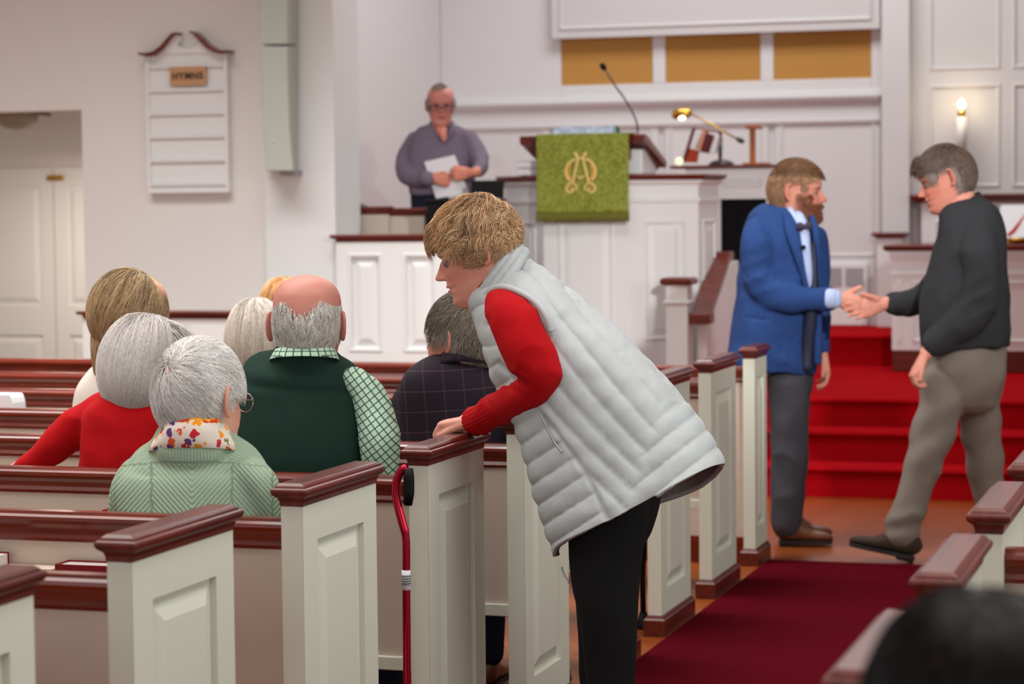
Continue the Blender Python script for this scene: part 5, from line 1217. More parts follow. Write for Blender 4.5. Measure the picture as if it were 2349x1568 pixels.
mb = MB(); limb(mb, [nd(590, 838, 7.87, 44, .055), nd(590, 856, 7.87, 78, .08), nd(590, 890, 7.87, 104, .1), nd(590, 1080, 7.9, 108, .12)], n=28, p=2.4); garment('blouse', E_, mb, mat('pale_blue_cloth', (196, 204, 210), .85), .01, 4, .002)
seated_legs(E_, parent_loc(E_)[0], YP[6], BLKC)
F_ = person('light-brown-haired person almost hidden behind the head of the bald man', pt(648, 800, 8.7)[0], YP[7]+.3)
ff_ = Frame(652, 712, 8.7, *facing(0, 0), sc=1.1); person_body(F_, ff_, {}, limb(MB(), [nd(652, 750, 8.7, 32, .05), nd(652, 790, 8.7, 34, .05)]), ears=False, nu=48)
ff_.hc = np.array([0, -.01, .125]); ff_.hr = np.array([.088, .108, .116])
cap(F_, ff_, (150, 106, 62), lambda Q, D: .99+0*D[:, 0], lambda Q, D: (D[:, 2] > -.6)); hair(F_, ff_, 2500, lambda Q, D: (Q[:, 2] > .06)*1., down_from([0, 0, .25]), .1, 7, .0013, (214, 164, 104), lift=.0, grow=.03, jit=.1, gmax=1.07)
mb = MB(); limb(mb, [nd(652, 775, 8.7, 36, .05), nd(652, 795, 8.7, 70, .08), nd(652, 830, 8.7, 95, .1), nd(652, 1000, 8.7, 98, .12)], n=24, p=2.4); garment('jacket', F_, mb, DENIM, .012, 3, .002); seated_legs(F_, parent_loc(F_)[0], YP[7], BLKC)

# ================================================================ G: man in plaid blazer
G_ = person('grey-brown-haired man in a dark plaid blazer and light blue collar', pt(1050, 930, 6.98)[0], YP[5]+.3)
fg = Frame(1056, 778, 7.02, *facing(-52, 0), sc=1.13)
PG = dict(skin=(214, 150, 130), red=(196, 112, 96), jaw=1.05, brow=(90, 76, 66)); person_body(G_, fg, PG, limb(MB(), [nd(1062, 810, 6.98, 42, .058), nd(1066, 860, 7.0, 46, .06)])); eyes(G_, fg, PG)
fg.hc = np.array([0, -.010, .134]); fg.hr = np.array([.083, .109, .113])
def m_(Q, D):
    x, y, z = Q[:, 0], Q[:, 1], Q[:, 2]
    return (z > np.where(y > .08, .185, np.where(y > .045, .165, np.where(y > -.002, .128, np.where(y > -.034, .138, .048)))))*1.
cap(G_, fg, (70, 62, 54), lambda Q, D: .985+0*Q[:, 0], lambda Q, D: (m_(Q, D) > .5)*(Q[:, 2] > .06)); cr_ = np.array([0, -.07, .22])
hair(G_, fg, 7500, m_, lambda Q, t, P: (Q-cr_)/(np.linalg.norm(Q-cr_, axis=1)[:, None]+.01)+np.array([0, .25, -.7]), .045, 6, .0008, (132, 122, 108), lift=.012, grow=.07, jit=.3, cols2=lambda P, rg, C: np.where((rg.random((len(P), 1)) < .16+.5*(np.abs(P[:, :1]) > .072)*(P[:, 2:3] < .16)), np.array(lin((192, 186, 178))), C))
collar(G_, mat('light_blue_cotton', (132, 164, 214), .8), ring(1066, 806, 6.99, 44, .062, -.02), ring(1066, 836, 7.0, 60, .078, -.03), .003)
mb = MB(); limb(mb, [nd(1064, 822, 7.0, 50, .065), nd(1060, 838, 7.0, 82, .085), nd(1056, 862, 7.0, 118, .105), nd(1052, 900, 7.0, 138, .12), nd(1050, 980, 7.0, 138, .13), nd(1050, 1060, 7.0, 136, .135), nd(1052, 1190, 7.05, 134, .14)], n=40, p=2.5)
limb(mb, [nd(955, 895, 7.0, 36, .06), nd(936, 930, 7.0, 40, .065), nd(926, 990, 7.0, 40, .065), nd(925, 1060, 7.05, 38, .06), nd(940, 1120, 7.2, 34, .05)])
limb(mb, [nd(1150, 895, 7.0, 36, .06), nd(1168, 930, 7.0, 38, .065), nd(1172, 1000, 7.0, 38, .065), nd(1170, 1080, 7.1, 36, .055)])
bz = garment('blazer', G_, mb, PLAID, .0075, 5, .003, 9, (1, 1, .6), 31); V = vof(bz); setpat(bz, pxpat(V, .06)+.004*np.stack([vnoise(V, 6, 1), vnoise(V, 6, 2), vnoise(V, 6, 3)], 1))
band(G_, 'blazer_collar', PLAID, [(1065, 812, 7.0, 52, .07, -.02), (1064, 830, 7.0, 64, .082, -.025), (1062, 846, 7.0, 84, .09, -.03)], wob=.001)
seated_legs(G_, parent_loc(G_)[0]+.08, YP[5], DENIM, BRSHOE, w=.1)

# ================================================================ H: the leaning woman
YH = 6.1
H = person('blonde woman in a white quilted vest and red sweater leaning over the pew end', .40, YH)
fh = Frame(1097, 580, YH, -np.array([_r[0], _r[1], 0])*math.cos(math.radians(19))+VIEW*.10-Z3*math.sin(math.radians(19)), np.array([-_r[0]*.33, -_r[1]*.33, .94]), sc=1.10)
PH = dict(w=.98, skin=(222, 158, 138), red=(206, 118, 100), brow=(150, 112, 84), lips=(186, 84, 84), nose=1.02, jowl=.004, shear=(0, -.6), ez=.119)
hm = MB()
limb(hm, [nd(1110, 655, YH, 52, .058), nd(1135, 660, YH, 62, .062), nd(1165, 690, YH, 70, .066)])
limb(hm, [nd(1165, 690, YH, 70, .066), nd(1260, 800, YH, 100, .12), nd(1360, 980, YH, 110, .13), nd(1400, 1100, YH, 90, .12)])
limb(hm, [nd(1190, 740, YH, 40, .05), nd(1196, 775, YH-.15, 34, .036), nd(1228, 840, YH-.185, 30, .034), nd(1224, 876, YH-.17, 22, .03), nd(1186, 908, YH-.10, 20, .026), nd(1150, 930, YH-.04, 20, .026), nd(1118, 948, 6.1, 28, .03), nd(1090, 968, 6.15, 27, .028), nd(1072, 972, 6.17, 27, .026)])
hand(hm, pt(1086, 966, 6.165), -_r*.9-Z3*.12+VIEW*.35, -Z3, -VIEW, curl=(.85, .9, .95, 1.0), sc=1.02, thumb=.35, thumb_curl=.5)
person_body(H, fh, PH, hm, voxel=.0035); eyes(H, fh, PH)
fh.hc = np.array([0, -.006, .164]); fh.hr = np.array([.090, .108, .092])
def hm_(Q, D):
    x, y, z = Q[:, 0], Q[:, 1], Q[:, 2]
    return (z > np.where(y > .078, .186, np.where(y > .05, .168, np.where(y > .02, .146, np.where(y > -.004, .122, .104)))))
def r_(Q, D): return .93+.05*vnoise(Q, 30, 6)
cap(H, fh, (128, 96, 66), r_, lambda Q, D: hm_(Q, D), amp=.004)
def gold(P, rg, C):
    k = rg.random((len(P), 1)); n = vnoise(P, 34, 9)[:, None]*1.5
    c = np.where(k < .4, np.array(lin((236, 200, 158))), np.where(k < .8, np.array(lin((200, 158, 118))), np.array(lin((144, 106, 74)))))
    return c*(1+.3*n)*(1+.12*rg.normal(size=(len(P), 1)))
crH = np.array([0, -.075, .245])
def fieldH(Q, t, P):
    d = (Q-crH); d = d/(np.linalg.norm(d, axis=1)[:, None]+.01); sw = np.stack([vnoise(P, 22, 11), vnoise(P, 22, 12), vnoise(P, 22, 13)], 1)
    return d+np.array([0, .1, -.35])+sw*1.3+1.2*t*np.stack([vnoise(P, 34, 14), vnoise(P, 34, 15), vnoise(P, 34, 16)], 1)
hair(H, fh, 9500, lambda Q, D: hm_(Q, D)*1., fieldH, lambda P: np.where(P[:, 1] > .04, .045, .085), 12, .00072, (190, 150, 108), lift=-.02, grow=.09, jit=.14, wav=.55, gmax=1.13, cols2=gold, seed=8, offset=.0)
hair(H, fh, 5200, lambda Q, D: (hm_(Q, D))*((Q[:, 2] < .17)+(Q[:, 1] > .06) > 0)*1., lambda Q, t, P: fieldH(Q, t, P)+(P[:, 1:2] > .05)*np.array([0, .6, .5-1.6*t]), .050, 10, .0007, (190, 150, 108), lift=.03, grow=.16, jit=.16, wav=.7, gmax=1.22, cols2=gold, seed=9, name='hair_curls', offset=.0)
# vest: open quilted shell
VN = [ # centre px, tangent via path, half width px, half depth m
    (1143, 640, 88, .075), (1160, 668, 97, .11), (1190, 706, 112, .165), (1228, 758, 132, .195), (1270, 822, 152, .20), (1325, 908, 174, .20), (1382, 1000, 196, .205), (1428, 1088, 207, .215), (1462, 1160, 210, .225)]
CP = crom([[*pt(x, y, YH+.02), r/(FPX/dep(pt(x, y, YH))), d] for x, y, r, d in VN], 12)
nv, nu = 220, 260
sidx = np.linspace(0, len(CP)-1, nv); CP = np.stack([np.interp(sidx, np.arange(len(CP)), CP[:, k]) for k in range(5)], 1)
T = np.gradient(CP[:, :3], axis=0); T /= np.linalg.norm(T, axis=1)[:, None]
th = np.linspace(0, 2*math.pi, nu, endpoint=False)   # 0 = back of the body, pi = front, pi/2 = side towards the camera
V = np.zeros((nv, nu, 3)); s_al = np.linspace(0, 1, nv)
for i in range(nv):
    t = T[i]; n2 = -VIEW-t*(-VIEW@t); n2 /= np.linalg.norm(n2); n1 = np.cross(n2, t); n1 = n1*(1 if n1[2] > 0 else -1)
    ct, st = np.cos(th), np.sin(th); pw = 2.25
    ct2 = np.sign(ct)*np.abs(ct)**(2/pw); st2 = np.sign(st)*np.abs(st)**(2/pw)
    V[i] = CP[i, :3]+CP[i, 3]*ct2[:, None]*n1+CP[i, 4]*st2[:, None]*n2
hemo = np.zeros(nu)+.045*np.clip(-np.sin(th), 0, 1)*np.clip(np.cos(th)+.3, 0, 1)-.02*np.clip(np.sin(th), 0, 1)*np.clip(np.cos(th)+.2, 0, 1)+.03*np.exp(-((th-math.pi)/.35)**2)
V += (s_al**6)[:, None, None]*hemo[None, :, None]*T[-1]
V = V.reshape(-1, 3); i, j = np.meshgrid(np.arange(nv-1), np.arange(nu), indexing='ij'); i = i.ravel(); j = j.ravel(); j2 = (j+1) % nu
F = np.stack([i*nu+j, i*nu+j2, (i+1)*nu+j2, (i+1)*nu+j], 1); N_ = vnormals(V, F)
if np.mean(np.sum(N_*(V-np.repeat(CP[:, :3], nu, 0)), 1)) < 0: N_ = -N_; F = F[:, ::-1].copy()
X_, Y_ = proj(V); TH = np.tile(th, nv); Sg = np.repeat(s_al, nu)
near = np.sin(TH) > 0
# quilting: channels parallel to the side seam on back and side, crosswise channels on the front panel, arcs over the shoulders
seam = 1225+(Y_-930)*.62+20*np.sin((Y_-930)/90)
front = X_ < seam
qa = (X_-1250)*.745-(Y_-760)*.667            # across the long channels
qa = qa/46+.35*np.sin(Y_/120)
qf = ((X_-1180)*.55+(Y_-1250)*.83)/46
qs = np.hypot(X_-1120, (Y_-745)*1.0)/50
qb = ((X_-1600)*.62+(Y_-1000)*.78)/44        # short crosswise channels low on the back
rb = np.clip((X_-1440-.35*(1100-Y_))/40, 0, 1)*(Y_ > 930)
def pf_(q): return np.abs(np.sin(math.pi*(q-np.floor(q))))**.55
def ss(a, b, x): t = np.clip((x-a)/(b-a), 0, 1); return t*t*(3-2*t)
wf = ss(-5, 5, seam-X_)*ss(.36, .44, Sg); puff = pf_(qa)*(1-wf)+pf_(qf)*wf
wsh = 1-ss(.27, .42, Sg+.02*np.sin(TH*2)); puff = pf_(qa)*(1-wf)*(1-wsh)+pf_(qf)*wf*(1-wsh)+pf_(qs)*wsh
wb = rb*rb*(3-2*rb)*(1-wsh); puff = puff*(1-wb)+pf_(qb)*wb
wF = ss(0, .12, -np.sin(TH)); puff = puff*(1-wF)+pf_(Sg*13)*wF
sm = np.exp(-((X_-seam)/6)**2)*(Sg > .42)*near
wr = vnoise(V*np.array([1, 1, 1]), 26, 2)*.0022+vnoise(V*np.array([1.5, 1, .6]), 60, 3)*.0007+(1-np.abs(vnoise(V, 38, 8)))*.0028*(1-puff)
disp = .0105*(puff-.5)*(1-.7*sm)-.004*sm+wr
fold = .012*np.sin((X_*.74-Y_*.66)/70+.8)*ss(.4, .62, Sg)+.010*vnoise(V, 5, 4)
V = V+N_*(disp+fold)[:, None]
VM = mat('white_nylon', (184, 190, 192), .5, .3, bump=.06, bscale=90); LINM = mat('grey_lining', (168, 160, 156), .6, .3, bump=.2, bscale=70)
k0 = 0
vo = link_mesh('vest', V, F, [VM, LINM], H, True); so = vo.modifiers.new('s', 'SOLIDIFY'); so.thickness = .016; so.offset = -1; so.material_offset = 1; so.material_offset_rim = 0
# collar roll and armhole binding
def pxt(L_, r, m_, name, root=H, n=10, Ymap=None):
    P_ = crom([[*pt(x, y, Y)] for x, y, Y in L_], 6); mb = MB().tube(list(P_), r, n); return obj(name, mb, m_, root, True)
def cring(x, y, rp, rd):
    out = []; c = pt(x, y, YH+.02); sC = FPX/dep(c); a = np.array([_r[0]*.52, _r[1]*.52, .78]); a /= np.linalg.norm(a)
    for t_ in np.linspace(0, 2*math.pi, 26): out.append(c+a*(rp/sC)*math.cos(t_)+VIEW*(-rd)*math.sin(t_))
    return out, c
k1, _ = cring(1152, 656, 92, .092); k2, _ = cring(1143, 642, 87, .085); k3, cc3 = cring(1134, 629, 82, .080)
obj('vest_collar', MB().tube(k1, .0165, 12).tube(k2, .0165, 12).tube(k3, .0165, 12), VM, H, True)
k4, c4 = cring(1128, 640, 70, .068)
obj('turtleneck', MB().tube(k4, .014, 12).tube([p-np.array([_r[0], _r[1], -.6])*.012 for p in k4], .012, 12), RS, H, True)
# sleeve
yn = YH-.175
mb = MB(); limb(mb, [nd(1150, 700, yn+.07, 34, .05), nd(1168, 722, yn+.02, 50, .06), nd(1196, 768, yn-.01, 60, .066), nd(1222, 822, yn-.015, 60, .066), nd(1238, 862, yn-.01, 50, .06), nd(1218, 893, yn+.02, 42, .052), nd(1180, 916, yn+.08, 42, .047), nd(1140, 938, yn+.15, 39, .042), nd(1104, 960, yn+.20, 36, .038), nd(1090, 968, yn+.225, 34, .036)], n=28)
def slf(V, F):
    x, y = proj(V); N2 = vnormals(V, F); e = np.exp(-((x-1185)/26)**2-((y-872)/26)**2)
    d = -.007*e*np.abs(np.sin((x*.5-y*.86)/9))+.0*x; cuff = ((x-1068)*-.8+(y-960)*.6); k = 1/(1+np.exp(-((1118-x)*.62+(y-930)*.35)/3)); d = d+k*.0016*np.sin((x*.45+y*.9)/1.4)-.003*np.exp(-(((1124-x)*.62+(y-930)*.35)/3)**2)
    d = d+.004*np.sin((x*.9+y*.2)/16)*np.exp(-((y-760)/60)**2); return V+N2*d[:, None]
garment('sweater_sleeve', H, mb, RS, .005, 5, .0045, 12, (1, 1, 1), 41, fn=slf)
ah = [(1112, 680, yn+.10), (1128, 664, yn+.09), (1155, 658, yn+.07), (1190, 668, yn+.04), (1228, 692, yn+.015), (1254, 726, yn-.0), (1264, 760, yn-.0)]
pxt([(x, y, Y) for x, y, Y in ah], .0095, VM, 'armhole_binding')
pxt([(1112, 680, yn+.10), (1112, 720, yn+.10), (1124, 765, yn+.09), (1142, 806, yn+.07), (1168, 838, yn+.05), (1185, 850, yn+.04)], .0085, VM, 'armhole_binding')
mb = MB(); limb(mb, [nd(1150, 690, yn+.13, 34, .05), nd(1165, 730, yn+.12, 48, .06), nd(1180, 790, yn+.12, 50, .06)], n=20); garment('sweater_shoulder', H, mb, RS, .007, 4, .002, seed=4)
# far arm hangs down out of sight, hidden by the vest
mb = MB(); limb(mb, [nd(1240, 780, YH+.21, 44, .05), nd(1270, 900, YH+.24, 42, .05), nd(1255, 1010, YH+.24, 34, .042), nd(1235, 1060, YH+.2, 28, .036)], n=18); garment('far_sleeve', H, mb, RS, .008, 4, .002)
# pocket zip and zip pull
pxt([(1238, 948, YH-.195), (1256, 985, YH-.20), (1272, 1015, YH-.205), (1290, 1038, YH-.21)], .003, mat('zip_grey', (150, 150, 158), .4, metal=.5), 'pocket_zip')
pxt([(1288, 1300, YH-.03), (1292, 1315, YH-.03), (1305, 1336, YH-.035)], .0035, PAPER, 'zip_pull')
# trousers
mb = MB(); limb(mb, [nd(1410, 1050, YH+.02, 112, .15), nd(1408, 1130, YH+.02, 108, .15), nd(1396, 1200, YH+.02, 98, .14)], n=30)
limb(mb, [nd(1400, 1150, YH-.07, 92, .10), nd(1388, 1290, YH-.075, 82, .095), nd(1394, 1400, YH-.08, 68, .085), nd(1400, 1520, YH-.08, 58, .075), nd(1400, 1640, YH-.08, 52, .07), nd(1398, 1790, YH-.07, 46, .06)], n=22)
limb(mb, [nd(1400, 1150, YH+.10, 90, .10), nd(1392, 1290, YH+.12, 80, .095), nd(1386, 1400, YH+.13, 66, .085), nd(1384, 1520, YH+.14, 56, .075), nd(1384, 1640, YH+.14, 50, .07), nd(1384, 1750, YH+.15, 44, .06)], n=22)
garment('trousers', H, mb, BLKC, .008, 4, .003, 9, (1, 1, .5), 7)
for (x, Y) in ((1398, YH-.07), (1384, YH+.15)):
    p = pt(x, 1800, Y); shoe(H, 'shoe', (p[0]+.07, Y, .012), (p[0]-.19, Y+.03, .012), .043, .09, SOLE, SOLE)
# ================================================================ I: man in the blue blazer
YI = 10.85
I_ = person('bearded man in a blue blazer and grey trousers shaking hands', .02, YI)
fi = Frame(1829, 441, YI, *facing(104, 3), sc=1.15)
PI_ = dict(eo=.009, skin=(212, 146, 124), red=(194, 104, 86), beard=(128, 76, 54), beard_w=.8, brow=(110, 74, 50), lips=(186, 96, 86), jaw=1.06, age=.6)
hm = MB(); limb(hm, [nd(1818, 455, YI+.02, 27, .055), nd(1818, 480, YI, 30, .058), nd(1815, 515, YI, 34, .065)])
YHs = 10.70
limb(hm, [nd(1815, 515, YI, 34, .065), nd(1790, 600, YI, 60, .12), nd(1785, 760, YI, 60, .12)])
limb(hm, [nd(1780, 545, YI, 24, .05), nd(1745, 580, YI-.15, 24, .04), nd(1765, 660, YI-.18, 24, .038), nd(1820, 682, YI-.18, 22, .034), nd(1900, 684, YHs, 14, .027), nd(1922, 686, YHs, 14, .026)])
hand(hm, pt(1925, 685, YHs), _r*.90-Z3*.34, VIEW, Z3, curl=(.16, .2, .22, .3), sc=1.16, thumb=.85, spread=.05, thumb_curl=.1)
limb(hm, [nd(1800, 545, YI, 24, .05), nd(1868, 560, YI+.17, 18, .035), nd(1880, 680, YI+.22, 14, .03), nd(1885, 798, YI+.22, 13, .025), nd(1887, 812, YI+.22, 13, .026)])
hand(hm, pt(1889, 812, YI+.22), -Z3*.97+_r*.18, -_r*1, _r-VIEW*.8, curl=(.35, .4, .45, .5), sc=1.1, thumb=.25)
person_body(I_, fi, PI_, hm, voxel=.004); eyes(I_, fi, PI_)
fi.hc = np.array([0, -.008, .132]); fi.hr = np.array([.0855, .1115, .113])
def mI(Q, D):
    x, y, z = Q[:, 0], Q[:, 1], Q[:, 2]
    return (z > np.where(y > .075, .182, np.where(y > .045, .165, np.where(y > .026, .125, np.where(y > -.040, .158, .052)))))*1.
cap(I_, fi, (134, 100, 76), lambda Q, D: .985+0*Q[:, 0], lambda Q, D: (mI(Q, D) > .5)*(Q[:, 2] > .08)); ci = np.array([0, -.07, .215])
fI = lambda Q, t, P: (Q-ci)/(np.linalg.norm(Q-ci, axis=1)[:, None]+.01)+np.array([0, .3, -.5])
hair(I_, fi, 8500, mI, fI, .018, 4, .0011, (162, 124, 94), lift=.006, grow=.06, jit=.3, cols2=lambda P, rg, C: C*np.where(P[:, 2:3] > .185, .55, 1.05))
hair(I_, fi, 1500, lambda Q, D: (Q[:, 2] > .195)*1., lambda Q, t, P: np.tile([.1, 1., .25], (len(Q), 1)), .045, 5, .0011, (118, 82, 56), lift=.02, grow=.10, jit=.25, seed=6, name='hair_top')
def beardstr(root, fr, n, colr, L=.014, seed=2, w=.0009):
    V, F = make_head({}); N_ = vnormals(V, F); rg = np.random.default_rng(seed); x, y, z = V.T
    k = ((z < .078)*(z > -.006)*(y > .02)*((z < .05)+(np.abs(x) > .024)+(z > .066)) > 0)+((z < .115)*(z > 0)*(y > .005)*(y < .07)*(np.abs(x) > .05)); idx = np.where(k)[0]; idx = rg.choice(idx, n)
    P0 = V[idx]+rg.normal(size=(n, 3))*.0015; nn = N_[idx]; nn = nn*np.sign(np.sum(nn*(P0-[0, -.01, .1]), 1))[:, None]; d = nn*.45+np.array([0, .15, -1.])+rg.normal(size=(n, 3))*.3; d /= np.linalg.norm(d, axis=1)[:, None]
    mb = MB(); pts = np.stack([P0, P0+d*L*.5+nn*L*.1, P0+d*L], 1); S = np.cross(d, nn); S /= np.linalg.norm(S, axis=1)[:, None]; U2 = np.cross(S, d)
    ww = np.array([1, .8, .4])[None, :, None, None]*w; o3 = np.stack([S, -.5*S+.87*U2, -.5*S-.87*U2], 1)[:, None]; VV = (pts[:, :, None]+o3*ww).reshape(-1, 3)
    s0 = np.arange(n)[:, None, None]*9+np.arange(2)[None, :, None]*3; j = np.arange(3)[None, None]; j2 = (j+1) % 3; FF = np.stack([s0+j, s0+j2, s0+3+j2, s0+3+j], -1).reshape(-1, 4)
    C = np.clip(np.array(lin(colr))*(1+.25*rg.normal(size=(n, 1))), .003, .9); return link_mesh('beard', fr.w(VV), FF, SKINM['hair'], root, True, col=np.repeat(C, 9, 0))
beardstr(I_, fi, 2600, (132, 80, 54))
BLUE = mat('blue_wool', (38, 64, 116), .9, .2, sheen=0, bump=.25, bscale=260, var=.12, vscale=60); LBLUE = mat('pale_blue_shirt', (170, 184, 220), .85)
mb = MB(); limb(mb, [nd(1812, 470, YI, 24, .05), nd(1806, 488, YI, 46, .085), nd(1795, 510, YI, 74, .14), nd(1790, 550, YI, 88, .18), nd(1789, 610, YI, 91, .19), nd(1784, 690, YI, 96, .19), nd(1775, 770, YI, 100, .2), nd(1768, 846, YI, 101, .205)], n=36, p=2.4, rnd=False)
ya = YI-.17
limb(mb, [nd(1740, 525, ya+.07, 34, .06), nd(1737, 560, ya, 38, .065), nd(1742, 620, ya, 40, .065), nd(1762, 662, ya-.01, 38, .06), nd(1805, 682, ya-.02, 34, .055), nd(1855, 688, ya-.0, 30, .05), nd(1906, 684, ya+.02, 27, .045)], n=24)
limb(mb, [nd(1868, 540, YI+.17, 26, .05), nd(1878, 600, YI+.21, 24, .05), nd(1880, 680, YI+.22, 22, .048), nd(1884, 750, YI+.22, 19, .044), nd(1886, 800, YI+.22, 17, .04)], n=20)
def fI2(V, F):
    x, y = proj(V); N2 = vnormals(V, F); d = -.006*np.abs(np.sin((x*.35+y)/12.))*np.exp(-((x-1745)/45)**2-((y-630)/80)**2)
    d = d-.006*np.exp(-((y-(728+(x-1715)*.12))/3.)**2)*(x > 1708)*(x < 1768); d = d-.004*np.exp(-(np.abs(np.hypot(x-1735, (y-575)*.55)-42)/3)**2)*(y < 640)
    return V+N2*d[:, None]
garment('blazer', I_, mb, BLUE, .0085, 3, .009, 9, (1, 1, .6), 51, fn=fI2)
def patch(root, name, m, nodes, ax=None, p=2.2): mb = MB(); limb(mb, nodes, n=14, ax=ax, p=p); return obj(name, mb, m, root, True)
zs_ = YI-.165
patch(I_, 'shirt', LBLUE, [nd(1830, 496, YI-.06, 14, .03), nd(1840, 522, zs_+.05, 15, .038), nd(1847, 570, zs_+.02, 13, .04), nd(1854, 625, zs_+.02, 10, .04), nd(1858, 660, zs_+.03, 5, .03)])
patch(I_, 'shirt_collar', LBLUE, [nd(1808, 474, YI-.06, 6, .016), nd(1818, 490, YI-.085, 8, .016), nd(1830, 508, YI-.12, 7, .016), nd(1837, 522, YI-.13, 4, .01)])
patch(I_, 'bow_tie', mat('dark_bow_tie', (54, 46, 66), .8), [nd(1828, 526, zs_, 3, .01), nd(1836, 520, zs_-.005, 11, .014), nd(1846, 519, zs_-.01, 5, .014), nd(1856, 516, zs_-.005, 10, .014), nd(1862, 514, zs_, 3, .01)])
patch(I_, 'blazer_gap_shade', mat('navy_gap_shade', (22, 30, 56), .6), [nd(1864, 560, zs_+.05, 7, .03), nd(1866, 640, zs_+.03, 12, .035), nd(1860, 720, zs_+.04, 16, .035), nd(1852, 800, zs_+.06, 17, .035), nd(1850, 842, zs_+.06, 17, .035)])  # dark strip standing in for the shadow inside the blazer opening
for L_, nm in (([(1797, 474, 8, -.045), (1808, 500, 12, -.115), (1818, 530, 17, -.16), (1832, 575, 15, -.175), (1845, 630, 9, -.165), (1850, 668, 5, -.155)], 'lapel'), ([(1862, 498, 6, -.06), (1872, 530, 9, -.10), (1874, 580, 9, -.115), (1876, 650, 8, -.11), (1877, 740, 9, -.11), (1876, 830, 9, -.12)], 'lapel')):
    patch(I_, nm, BLUE, [nd(x, y, YI+dy, r, .014) for x, y, r, dy in L_])
patch(I_, 'shirt_cuff', LBLUE, [nd(1900, 684, YHs-.02, 24, .04), nd(1914, 685, YHs-.01, 23, .038), nd(1918, 685, YHs-.01, 22, .036)])
obj('lapel_microphone', MB().lathe(pt(1843, 567, zs_-.03), [(-.01, .008), (.0, .012), (.01, .008)]), BLACK, I_, True)
mb = MB(); limb(mb, [nd(1810, 800, YI, 54, .15), nd(1812, 860, YI, 50, .15), nd(1812, 900, YI, 46, .12)], n=24)
limb(mb, [nd(1808, 870, YI-.08, 46, .085), nd(1810, 960, YI-.09, 42, .08), nd(1810, 1050, YI-.09, 38, .072), nd(1806, 1130, YI-.09, 35, .065), nd(1804, 1205, YI-.09, 32, .06)], n=20)
limb(mb, [nd(1814, 870, YI+.08, 44, .085), nd(1818, 960, YI+.09, 40, .08), nd(1816, 1050, YI+.09, 35, .072), nd(1812, 1130, YI+.1, 31, .062), nd(1808, 1190, YI+.1, 28, .055)], n=20)
garment('trousers', I_, mb, GREYT, .009, 3, .009, 10, (1, 1, .6), 61)
for Y, dx in ((YI-.09, 0), (YI+.11, 2)):
    h_ = pt(1790, 1240, Y); t_ = h_+_r*.235-VIEW*.03; shoe(I_, 'shoe', (h_[0], h_[1], .014), (t_[0], t_[1], .014), .045, .10, BRSHOE, SOLE)

# ================================================================ J: man in the dark sweater
YJ = 10.5
J_ = person('man in a charcoal zip sweater and khaki trousers stepping forward to shake hands', .72, YJ)
fj = Frame(2169, 411, YJ, *facing(-80, 20), sc=1.13)
PJ = dict(eo=.010, skin=(214, 144, 124), red=(198, 104, 88), brow=(110, 84, 68), lips=(184, 100, 90), jowl=.003)
hm = MB(); limb(hm, [nd(2186, 425, YJ, 30, .055), nd(2198, 448, YJ, 36, .06), nd(2208, 490, YJ, 42, .066)])
limb(hm, [nd(2208, 490, YJ, 42, .066), nd(2222, 600, YJ, 60, .12), nd(2214, 740, YJ, 60, .12)])
limb(hm, [nd(2210, 560, YJ, 24, .05), nd(2160, 620, YJ+.18, 22, .035), nd(2105, 688, YJ+.2, 18, .032), nd(2050, 697, YHs+.08, 14, .027), nd(2030, 696, YHs+.07, 14, .026)])
hand(hm, pt(2028, 696, YHs+.06), -_r*.93-Z3*.22, -VIEW, Z3, curl=(.15, .2, .25, .3), sc=1.14, thumb=.6, spread=.05, thumb_curl=.1)
limb(hm, [nd(2225, 560, YJ, 24, .05), nd(2248, 600, YJ-.15, 26, .04), nd(2246, 690, YJ-.18, 26, .038), nd(2190, 758, YJ-.19, 22, .034), nd(2136, 795, YJ-.19, 16, .028), nd(2124, 812, YJ-.2, 16, .028)])
hand(hm, pt(2120, 816, YJ-.2), -Z3*.85-_r*.5, _r-Z3*.3, -_r-VIEW*.5, curl=(.7, .8, .85, .9), sc=1.14, thumb=.3)
person_body(J_, fj, PJ, hm, voxel=.004); eyes(J_, fj, PJ)
fj.hc = np.array([0, -.008, .134]); fj.hr = np.array([.0865, .1135, .115])
def mJ(Q, D):
    x, y, z = Q[:, 0], Q[:, 1], Q[:, 2]
    return (z > np.where(y > .085, .185, np.where(y > .05, .170, np.where(y > .026, .128, np.where(y > -.040, .160, .056)))))*1.
cap(J_, fj, (98, 80, 72), lambda Q, D: .985+0*Q[:, 0], lambda Q, D: (mJ(Q, D) > .5)*(Q[:, 2] > .08)); cj = np.array([0, -.075, .21])
hair(J_, fj, 8000, mJ, lambda Q, t, P: (Q-cj)/(np.linalg.norm(Q-cj, axis=1)[:, None]+.01)+np.array([0, .35, -.4]), .030, 4, .0012, (110, 92, 82), lift=.0, grow=.07, jit=.3, cols2=lambda P, rg, C: np.where((np.abs(P[:, :1]) > .062)*(P[:, 2:3] < .165)*(P[:, 1:2] > -.06), np.array(lin((150, 136, 130))), C)*(1+.1*rg.normal(size=(len(P), 1))))
hair(J_, fj, 500, lambda Q, D: (Q[:, 2] > .18)*(Q[:, 1] > .05)*1., lambda Q, t, P: np.tile([0, 1., .5], (len(Q), 1)), .03, 4, .0012, (96, 78, 66), lift=.02, grow=.2, jit=.2, seed=6, name='hair_fringe')
CHAR = mat('charcoal_knit', (50, 51, 54), .95, .2, sheen=0, bump=.3, bscale=180)
